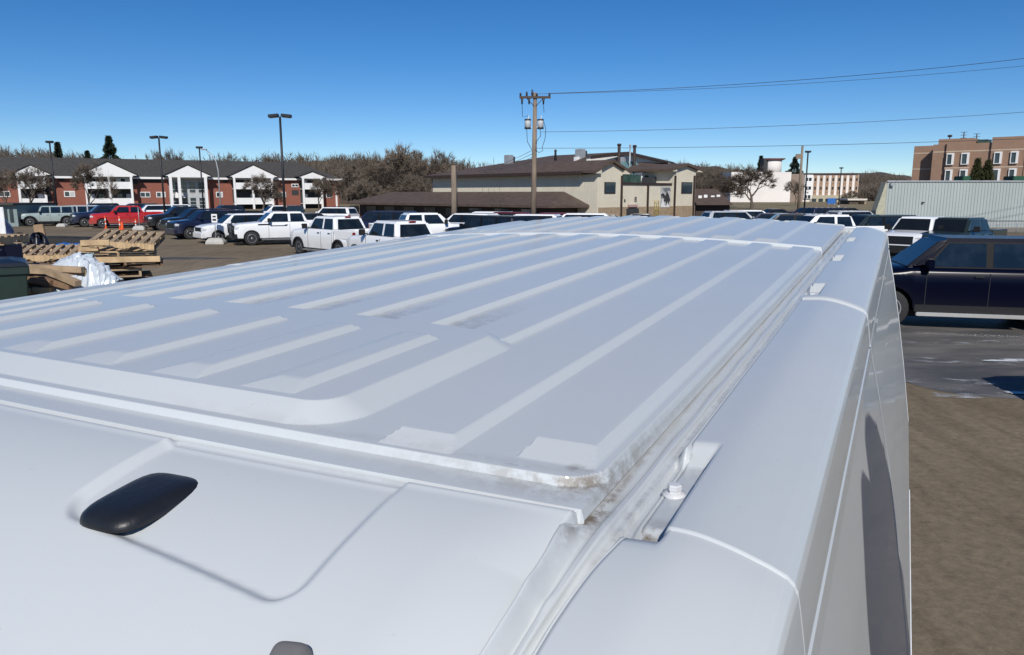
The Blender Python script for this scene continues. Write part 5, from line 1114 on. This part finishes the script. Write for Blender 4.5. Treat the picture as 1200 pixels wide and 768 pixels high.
wire(top(1.0, za + .25), at(1500, 27, 52), .75, 'topmost power line running right from the crossarm', .02)
wire(top(.2, za + .22), at(1500, 41, 54), .75, 'second power line just below the topmost one', .014)
wire(top(.5, zt_ - .8), at(1500, 105, 50), .55, 'middle power line running right across the sky', .016)
wire(top(.1, at(625, 174, PY).z), at(1500, 148, 50), .35, 'lowest power line running right just above the roofs', .018)
for k in range(4): wire(top(-.1, zb_ - 1.35 - .22 * k), at(560 + k * 7, 201 - 1 * k, 92), .2, 'service cable from the utility pole to the hall roof', .014)

# ---------------------------------------------------------------- posts, blocks and signs in the lot
m_oran = mat('orange_plastic', (.75, .10, .02), .5); m_ws = mat('white_sign', (.75, .75, .75), .5)
for px, pyt, pyb, lab in ((124.3, 253.5, 268, 'leftmost orange and white marker post in front of the red pickup'), (140.8, 253.5, 269.5, 'thick orange marker post in front of the red pickup'), (159.5, 257, 268, 'short orange marker post beside the concrete block')):
    p = on_ground(px, pyb); t = thing('marker_post', lab, 'post', (p.x, p.y, 0), 0, 'orange marker posts'); h = at(px, pyt, p.y).z
    b = B(); b.lathe([(.16, 0), (.16, .05), (.05, .08), (.045, h), (.01, h + .02)], n=12); b.obj('post', m_oran, t); [B().lathe([(q_, h * z0_), (q_, h * z1_)], n=12).obj('reflective_band', m_ws, t) for q_, z0_, z1_ in ((.052, .62, .8), (.055, .3, .45))]
    if px == 140.8: b = B(); b.box(.1, -.06, 0, .3, .06, h * .55); b.obj('barrier_foot', m_oran, t, bevel=.02)
def sign_block(px, pyb, pyt, label, sign=True, w=.55):
    p = on_ground(px, pyb); t = thing('sign_post', label, 'sign', (p.x, p.y, 0)); b = B(); 
    b.loft([[(x * q, y * q, z) for x, y in ((-w, -.3), (w, -.3), (w, .3), (-w, .3))] for z, q in ((0, 1), (.18, .98), (.34, .72), (.38, .6))], smooth=False); b.obj('concrete_block', m_conc, t, bevel=.03)
    h = at(px, pyt, p.y).z; b = B(); b.tube([(0, 0, .3), (0, 0, h)], .03, 6); b.obj('post', m_galv, t)
    if sign:
        b = B(); b.box(-.17, -.045, h - .50, .17, -.03, h); so = b.obj('sign_plate', m_ws, t)
        b = B(); b.box(-.10, -.050, h - .20, .10, -.0455, h - .10); b.box(-.11, -.050, h - .40, .11, -.0455, h - .28); b.obj('sign_mark', m_dark, so)
    return t
sign_block(253.5, 286.5, 251, 'small white sign on a post in a concrete block before the white SUV')
sign_block(164, 270, 243, 'bare metal post in a concrete block at the red pickup', False, .5)
p = on_ground(73, 266); t = B(); t.loft([[(x * q + p.x, y * q + p.y, z) for x, y in ((-.42, -.3), (.42, -.3), (.42, .3), (-.42, .3))] for z, q in ((0, 1), (.16, .95), (.30, .6))], smooth=False); tag(t.obj('concrete_block', m_conc, bevel=.03), 'pale concrete block on the dirt right of the pale green off-road car', 'concrete block')

# ---------------------------------------------------------------- pallets and rubbish at the left
m_pal = [mat('new_pallet_wood', (.52, .37, .21), .85, scale=3, var=.25, stretch=(1, 8, 1)), mat('aged_pallet_wood', (.34, .25, .16), .9, scale=3, var=.3, stretch=(1, 8, 1)), mat('dark_pallet_wood', (.20, .125, .075), .9, scale=3, var=.3)]
rp_ = random.Random(21)
def pallet_set(mi):
    w, l = 1.22, 1.02; r = rp_; top = B(); n = 7
    for i in range(n):
        y = -l / 2 + .05 + i * (l - .1) / (n - 1); bw = r.choice((.036, .042, .048)); top.box(-w / 2 - r.uniform(0, .01), y - bw, .118, w / 2 + r.uniform(0, .015), y + bw, .138)
    bot = B(); [bot.box(-w / 2, y - .06, 0, w / 2, y + .06, .018) for y in (-l / 2 + .06, 0, l / 2 - .06)]
    st = []
    for x in (-w / 2 + .02, 0, w / 2 - .02):
        s = B(); s.prism([(-l/2, .019), (-l/2 + .2, .019), (-l/2 + .24, .055), (-.15, .055), (-.11, .019), (.11, .019), (.15, .055), (l/2 - .24, .055), (l/2 - .2, .019), (l/2, .019), (l/2, .117), (-l/2, .117)], x - .02, x + .02, 'yz'); st.append(s)
    mm = m_pal[mi]; return [('top_boards', top.mesh('top_boards', [mm])), ('bottom_boards', bot.mesh('bottom_boards', [m_pal[max(1, mi)]]))] + [('stringer', s.mesh('stringer', [m_pal[(mi + 1) % 2 if mi < 2 else 2]])) for s in st]
PAL = [pallet_set(0), pallet_set(1), pallet_set(2), pallet_set(1)]
def pallet(x, y, z, rz, kind, label, group, rx=0, ry=0):
    t = thing('wooden_pallet', label, 'pallet', (x, y, z), rz, group); va = math.atan2(-x, y); t.rotation_euler = (Matrix.Rotation(va, 3, 'Z') @ Matrix.Rotation(ry, 3, 'Y') @ Matrix.Rotation(rx, 3, 'X') @ Matrix.Rotation(rz - va, 3, 'Z')).to_euler()
    for nm, me in PAL[kind]: o = bpy.data.objects.new(nm, me); COL.objects.link(o); o.parent = t
    return t
pr_ = at(138, 300, 13.6); GP = 'pallets in the right stack'; ordn = ['lowest', 'second', 'third', 'fourth', 'fifth', 'sixth', 'seventh', 'eighth', 'ninth', 'tenth', 'eleventh', 'twelfth', 'thirteenth']
z = 0.; look = [2, 1, 2, 1, 2, 1, 3, 2, 1, 2, 2, 0, 2]
for k in range(13):
    jit = .05 + .10 * (k % 3); pallet(pr_.x + rp_.uniform(-jit, jit), pr_.y + rp_.uniform(-jit, jit), z, .50 + rp_.uniform(-.16, .16) + (1.57 if k in (4, 8) else 0), look[k], ordn[k] + ' pallet from the ground in the taller right hand pallet stack', GP); z += .142
pallet(pr_.x + .02, pr_.y, z + .03, .46, 0, 'light coloured pallet lying nearly level just under the tilted top one', GP, .02, .03); z += .20
pallet(pr_.x + .20, pr_.y + .05, z + .07, 1.85, 1, 'tilted topmost pallet overhanging the right hand stack', GP, .12, .05)
for k, (px, py, L_b, mi, an) in enumerate([(150, 304.0, 1.05, 0, .22), (112, 284.5, .45, 0, .25), (104, 291, .30, 0, .3)]):
    p = at(px, py, pr_.y - .62); b = B(); b.box(-L_b / 2, -.05, -.05, L_b / 2, .05, .045); o = b.obj('loose_board', m_pal[mi], bevel=.004); o.location = p; o.rotation_euler = (0, 0, an)
    tag(o, ['long pale board on the near side of the right pallet stack', 'short pale board end at the top left of the right pallet stack', 'short pale board end lower at the left of the right pallet stack'][k], 'board', 'loose boards on the pallets')
pl_ = at(42, 312, 11.6); z = 0.; GQ = 'pallets in the left stack'; pr3 = at(54, 290, 13.3)
for k in range(12):
    pallet(pl_.x + rp_.uniform(-.12, .12), pl_.y + rp_.uniform(-.1, .1), z, .55 + rp_.uniform(-.2, .2), [2, 1, 2, 1, 2, 1, 2, 3, 1, 2, 1, 2][k], ordn[k] + ' pallet from the ground in the lower left hand pallet stack', GQ); z += .142
pallet(pl_.x + .12, pl_.y - .35, z + .03, .25, 2, 'slanting reddish brown pallet at the front of the left stack', GQ, .13, .04)
pallet(pr3.x, pr3.y, 1.90, 1.95, 1, 'grey-brown pallet lying flat behind the white plastic sheet', GQ, .08, 0)
for k in range(13): pallet(pr3.x + rp_.uniform(-.05, .05), pr3.y + rp_.uniform(-.04, .04), 1.868 - .142 * (k + 1), .56, [1, 2][k % 2], ordn[12 - k] + ' pallet from the ground in the stack behind the white plastic', 'pallets in the rear left stack')
for k, (px, py, L_b, mi, an, tl) in enumerate([(52, 314, 1.2, 1, -.1, .04), (63, 318, .9, 1, .15, .06), (33, 327, .9, 2, -.3, .10), (60, 330, .8, 2, -.35, .16), (50, 340, .25, 0, 0, 0), (30, 341, .16, 1, 0, 0), (74, 325, .7, 1, -.5, .2)]):
    p = at(px, py, pl_.y - .72 - .04 * k); b = B(); b.box(-L_b / 2, -.05, -.045, L_b / 2, .05, .04); o = b.obj('loose_board', m_pal[mi], bevel=.004); o.location = p; o.rotation_euler = (0, tl, an)
    tag(o, ['pale plank along the front of the left pallet stack', 'plank beside the right end of the pale front plank', 'dark slanting plank low at the left pallet stack', 'dark slanting plank low under the white plastic sheet', 'pale square block under the left pallet stack', 'brown square block beside the pale block', 'slanting plank at the foot of the white plastic sheet'][k], 'board', 'loose boards on the pallets')
# crumpled sheets
def crumple(name, pts, Yd, hgt, m, label, cat, seed, amp=.07, sub=46):
    """a heap-shaped crumpled sheet over the footprint between two points"""
    rnd = np.random.RandomState(seed); (xa, ya, xb, yb, wd) = pts; u = np.linspace(0, 1, sub); v = np.linspace(-1, 1, sub); Ug, Vg = np.meshgrid(u, v)
    ridge = np.interp(Ug, [q[0] for q in hgt], [q[1] for q in hgt]); drop_ = np.interp(np.abs(Vg), [0, .25, .7, 1], [0, .05, .5, 1.0])
    n = sum(np.sin(Ug * rnd.uniform(8, 60) + Vg * rnd.uniform(-25, 25) + rnd.uniform(0, 6)) * rnd.uniform(.4, 1) for _ in range(12)) / 6
    n = np.abs(n) * 1.6 - .6
    Xc = xa + (xb - xa) * Ug - (yb - ya) * Vg * 0 + .03 * n; Yc = ya + (yb - ya) * Ug + Vg * wd; Z = ridge * (1 - .55 * drop_) + amp * n
    me = bpy.data.meshes.new(name); vs = np.stack([Xc, Yc, Z], -1).reshape(-1, 3); i = np.arange(sub * sub).reshape(sub, sub); q = np.stack([i[:-1, :-1], i[:-1, 1:], i[1:, 1:], i[1:, :-1]], -1).reshape(-1, 4)
    me.from_pydata(vs.tolist(), [], q.tolist()); me.materials.append(m); o = bpy.data.objects.new(name, me); COL.objects.link(o); sm = o.modifiers.new('t', 'SOLIDIFY'); sm.thickness = .004; return tag(o, label, cat)
pa, pb = at(60, 305, 11.0), at(137, 330, 11.0)
m_plas = mat('white_plastic_film', (.50, .55, .60), .25, scale=8, var=.1, coat=.5)
crumple('plastic_sheet', (pa.x, pa.y + .0, pb.x, pb.y + .1, .45), 0, [(0, at(0, 310, 11.0).z), (.2, at(0, 301, 11.0).z), (.4, at(0, 296, 11.0).z), (.6, at(0, 301, 11.0).z), (.8, at(0, 312, 11.0).z), (1, at(0, 327, 11.0).z)], m_plas, 'crumpled white plastic sheet over the pallets', 'plastic sheet', 4, .03)
pa, pb = at(60, 291, 14.6), at(99, 291, 14.6)
crumple('blue_tarp', (pa.x, pa.y, pb.x, pb.y, .2), 0, [(0, at(0, 288, 14.6).z), (.3, at(0, 284.5, 14.6).z), (.8, at(0, 285, 14.6).z), (1, at(0, 288, 14.6).z)], mat('blue_tarpaulin', (.02, .16, .50), .35, scale=4, var=.3), 'bright blue crumpled tarp between the two pallet stacks', 'tarp', 9, .05)
pa, pb = at(93, 299, 13.0), at(110, 299, 13.0)
crumple('clear_film', (pa.x, pa.y, pb.x, pb.y, .12), 0, [(0, at(0, 293, 13.0).z), (.5, at(0, 289, 13.).z), (1, at(0, 296, 13.).z)], mat('pale_blue_film', (.42, .52, .60), .2, scale=9, var=.5), 'crumpled pale blue film at the left side of the right pallet stack', 'plastic sheet', 14, .08)
b = B(); px_a, px_b = at(60, 300, 14.6), at(98, 300, 14.6); b.box(px_a.x, 14.45, 0, px_b.x, 14.75, at(0, 292, 14.6).z); tag(b.obj('crate_under_tarp', m_pal[2], bevel=.01), 'dark wooden crate under the blue tarp', 'crate')
m_bag = mat('black_plastic_bag', (.008, .009, .016), .35, scale=10, bump=.8, bscale=9)
def lump(name, px, py, Y, wpx, label, cat, seed, m=m_bag, group=None, sq=.75):
    rnd = random.Random(seed); r = wpx / F_PX * Y / 2; p = at(px, py, Y); vs = []; n, k = 26, 12; ph = [rnd.uniform(0, 6) for _ in range(8)]; hh = p.z
    for j in range(k + 1):
        th = j / k * math.pi / 2
        for i in range(n):
            t = 2 * math.pi * i / n; q = 1 + .10 * math.sin(3 * t + ph[0]) + .08 * math.sin(5 * t + ph[1] + 3 * th) + .05 * math.sin(9 * t + 6 * th + ph[2]); s_ = math.cos(th) ** .6
            vs.append((p.x + r * q * s_ * math.cos(t), p.y + r * .8 * q * s_ * math.sin(t), hh * (1 - sq * 0) * (.0 + math.sin(th) ** .8 * (1 + .04 * math.sin(4 * t + ph[3])))))
    b = B(); b.add(vs, [(j*n+i, j*n+(i+1) % n, (j+1)*n+(i+1) % n, (j+1)*n+i) for j in range(k) for i in range(n)], 0, True); return tag(b.obj(name, m), label, cat, group)
lump('rubbish_bag', 23, 277.5, 15.0, 32, 'black rubbish heap bag left of the pair behind the pallets', 'rubbish bag', 1, group='black rubbish bags')
lump('rubbish_bag', 45, 277, 15.2, 34, 'black rubbish bag right of the other, behind the flat pallet', 'rubbish bag', 2, group='black rubbish bags')
def tyre(px, py, Y, label, k):
    p = at(px, py, Y); n = max(1, int(p.z / .24)); 
    for i in range(n):
        b = B(); b.lathe([(.20, -.1), (.33, -.11), (.37, -.06), (.37, .06), (.33, .11), (.20, .1), (.20, -.1)], n=24); o = b.obj('old_tyre', m_rub); o.location = (p.x + .03 * math.sin(i * 3 + k), p.y, p.z - .11 - i * .235 if i < n - 1 or True else .11); tag(o, (ordn[i] if i else 'topmost') + (' tyre down' if i else ' tyre') + ' of the ' + label, 'tyre', 'old tyres behind the blue tarp')
for k, (px, lab) in enumerate(((57, 'leftmost tyre stack behind the blue tarp'), (70, 'second tyre stack, left of centre, behind the blue tarp'), (84, 'third tyre stack, right of centre, behind the blue tarp'), (100, 'rightmost tyre stack beside the tall pallets'))): tyre(px, 277.5 + .4 * k, 15.9, lab, k)
p = at(60.5, 262.5, 16.6); b = B(); M = Matrix.Translation((p.x, p.y, 0)) @ Matrix.Rotation(-.12, 4, 'Y'); b.box(-.12, -.03, .2, .10, .03, p.z, 0, Matrix.Translation((p.x - .30 + .25, p.y, 0)) @ Matrix.Rotation(-.10, 4, 'Y')); b.v = [(x, y, z) for x, y, z in b.v]
tag(b.obj('standing_board', mat('brown_cardboard', (.30, .20, .12), .85), bevel=.01), 'brown board standing upright behind the tyres', 'board')
# dark bin, blue machine, white post at the left edge
Db = Facade(10, 9.6, 33.5); t = thing('waste_bin', 'dark green waste bin with scrap on its lid at the left edge', 'bin', Db.o, Db.a)
zt2 = Db.Z(10, 313); b = B(); b.loft([[(x, y, z) for x, y in ((-1.0 + i_, 0 + i_), (.10 - i_, 0 + i_), (.10 - i_, .9 - i_), (-1.0 + i_, .9 - i_))] for z, i_ in ((.1, .08), (zt2 - .1, .0), (zt2 - .1, -.03), (zt2, -.03))], smooth=False); b.obj('bin_body', mat('dark_green_bin', (.012, .028, .022), .5), t, bevel=.01)
b = B(); b.loft([[(x, y, z) for x, y in ((-1.03 + i_, -.03 + i_), (.13 - i_, -.03 + i_), (.13 - i_, .93 - i_), (-1.03 + i_, .93 - i_))] for z, i_ in ((zt2 + .004, 0), (zt2 + .05, .03), (zt2 + .09, .2))], smooth=False); b.obj('lid', mat('dark_bin_lid', (.012, .016, .024), .3), t)
pallet(at(5, 290, 10.9).x - .62, 11.0, at(5, 288, 10.9).z, .05, 1, 'pallet on top of the dark crate at the left edge', 'pallets at the left edge')
b = B(); zq = at(5, 288, 10.9).z; b.box(at(5, 290, 10.9).x - 1.0, 10.9, 0, at(9.5, 290, 10.9).x - .05, 11.3, zq - .005); tag(b.obj('dark_crate', mat('navy_crate', (.012, .014, .05), .6), bevel=.01), 'navy crate under the pallet at the left edge', 'crate')
Bm = Facade(10, 21, 33); t = thing('blue_machine', 'dark blue machine wrapped at the left edge beside the white post', 'machine', Bm.o, Bm.a)
b = B(); xa, xb = Bm.X(-14), Bm.X(13); zt3 = Bm.Z(5, 248); b.prism([(xa, .3), (xb + .12, .3), (xb + .08, 1.0), (xb - .05, zt3 - .5), (xb - .35, zt3), (xa, zt3 + .05)], 0, 1.2); b.obj('body', mat('dark_blue_machine_paint', (.010, .020, .075), .4, scale=3, var=.5), t, bevel=.04)
for k in range(3): b = B(); b.box(xb - .55, -.02, .6 + k * .5, xb - .12, .0, .95 + k * .5); b.obj('panel', mat('blue_panel', (.02, .04, .12), .4), t)
b = B(); [b.lathe([(.05, -.1), (.3, -.1), (.3, .1), (.05, .1)], axis='y', o=(x, .1, .3), n=14) for x in (xa + .4, xb - .2)]; b.obj('wheel', m_rub, t)
Wp = Facade(1, 17, 0); b = B(); b.box(Wp.X(-6) , 17, 0, Wp.X(1.4), 17.02, Wp.Z(0, 243)); b.v = [(x + Wp.o.x, y, z) for x, y, z in b.v]; tag(b.obj('white_post', m_ws, bevel=.01), 'wide pale post cut by the left edge of the picture', 'post')

# ---------------------------------------------------------------- unseen figure on a stepladder, added to cast the shadow on the van side
def shadow_figure(loc, rz):
    J = {'pelvis': (0, 0, .95), 'chest': (0, 0, 1.28), 'neck': (0, 0, 1.50), 'headb': (0, .01, 1.56), 'head': (0, .02, 1.66), 'crown': (0, .0, 1.76)}
    V = []; E = []; rad = []
    def add(p, r, par=None): V.append(p); rad.append(r); E.append((par, len(V) - 1)) if par is not None else None; return len(V) - 1
    pe = add((0, 0, .95), .15); wa = add((0, 0, 1.10), .14, pe); ch = add((0, 0, 1.32), .165, wa); nk = add((0, 0, 1.48), .135, ch); hb = add((0, .015, 1.57), .165, nk); hd = add((0, .01, 1.65), .16, hb); add((0, 0, 1.74), .13, hd)  # neck and head thickened to round off the cast shadow
    for s in (-1, 1):
        sh = add((s * .18, 0, 1.47), .10, ch); el = add((s * .25, .02, 1.10), .05, sh); wr = add((s * .20, .20, .95), .033, el); hn = add((s * .17, .27, .93), .03, wr)
        for k in range(4): f = add((s * .16 + (k - 1.5) * .02, .33, .92), .011, hn); add((s * .15 + (k - 1.5) * .018, .36, .90 + .004 * k), .009, f)
        th = add((s * .13, .28, .96), .012, hn); add((s * .11, .31, .97), .010, th)
        hp = add((s * .10, 0, .86), .095, pe); kn = add((s * .11, .03, .48), .065, hp); an = add((s * .11, 0, .09), .045, kn); add((s * .12, .15, .04), .04, an)
    me = bpy.data.meshes.new('shadow_figure'); me.from_pydata(V, E, []); o = bpy.data.objects.new('shadow_figure', me); COL.objects.link(o)
    sk = o.modifiers.new('skin', 'SKIN'); lay = me.skin_vertices[0].data if me.skin_vertices else None
    if lay is None:
        bpy.context.view_layer.update(); bpy.context.view_layer.objects.active = o
        bm = bmesh.new(); bm.from_mesh(me); bm.verts.layers.skin.verify(); bm.to_mesh(me); bm.free(); lay = me.skin_vertices[0].data
    for i, r in enumerate(rad): lay[i].radius = (r * (1.15 if i in (2,) else 1), r); lay[i].use_root = (i == 0)
    ss_ = o.modifiers.new('sub', 'SUBSURF'); ss_.levels = 2; ss_.render_levels = 2
    for m in (mat('navy_jacket', (.02, .025, .05), .8),): me.materials.append(m)
    bpy.context.view_layer.update(); nm = bpy.data.meshes.new_from_object(o.evaluated_get(bpy.context.evaluated_depsgraph_get())); o.modifiers.clear(); o.data = nm
    for m in (mat('dark_jeans', (.03, .04, .07), .9), mat('skin', (.52, .33, .24), .55), mat('black_boots', (.015, .014, .013), .6)): nm.materials.append(m)
    for p_ in nm.polygons:
        c = p_.center; p_.use_smooth = True; p_.material_index = 3 if c.z < .13 else 2 if (c.y > .225 and .84 < c.z < 1.02) else 2 if (c.y > .10 and c.z > 1.57 and c.z < 1.76 and abs(c.x) < .085) else 1 if c.z < .93 else 0
    b = B()
    for sx_ in (-1, 1): b.lathe([(.001, 0), (.011, .004), (.011, .010), (.001, .014)], axis='y', o=(sx_ * .034, .160, 1.675), n=10, mi=1)
    b.loft([[(-.010, .140, 1.675), (.010, .140, 1.675), (.004, .150, 1.675)], [(-.017, .142, 1.640), (.017, .142, 1.640), (0, .172, 1.642)]], 0); b.box(-.026, .138, 1.602, .026, .147, 1.610, 2)
    b.obj('face', [nm.materials[2], m_dark, mat('lips', (.35, .13, .12), .5)], o, fix=False)
    o.location = loc; o.rotation_euler = (0, 0, rz); return tag(o, 'unseen figure in navy hooded jacket and jeans on a stepladder, added to shadow the van side', 'shadow_figure')
SH_X, SH_Y = .54, .58     # head position in the van frame (metres), see shadow on the side
hw_ = van_M @ Vector((SH_X, SH_Y, .53))
shadow_figure((hw_.x, hw_.y, hw_.z - 1.66), R(-10))
t = thing('stepladder', 'aluminium stepladder added under the unseen figure beside the van', 'ladder', (hw_.x, hw_.y, 0)); zs = hw_.z - 1.66
b = B()
for s in (-1, 1): b.box(s * .26 - .02, -.02, 0, s * .26 + .02, .05, zs + .0, 0, Matrix.Translation((0, .32, 0)) @ Matrix.Rotation(.22, 4, 'X')); b.box(s * .26 - .02, -.02, 0, s * .26 + .02, .03, zs, 0, Matrix.Translation((0, -.32, 0)) @ Matrix.Rotation(-.18, 4, 'X'))
b.obj('rails', m_galv, t)
for k in range(3): q = B(); zz = zs * (k + 1) / 3 - .03; yy = .32 - .22 * zz if k < 2 else .1; q.box(-.25, yy - .12 - (.12 if k == 2 else 0), zz, .25, yy + .05, zz + .03); q.obj('step', m_galv, t)
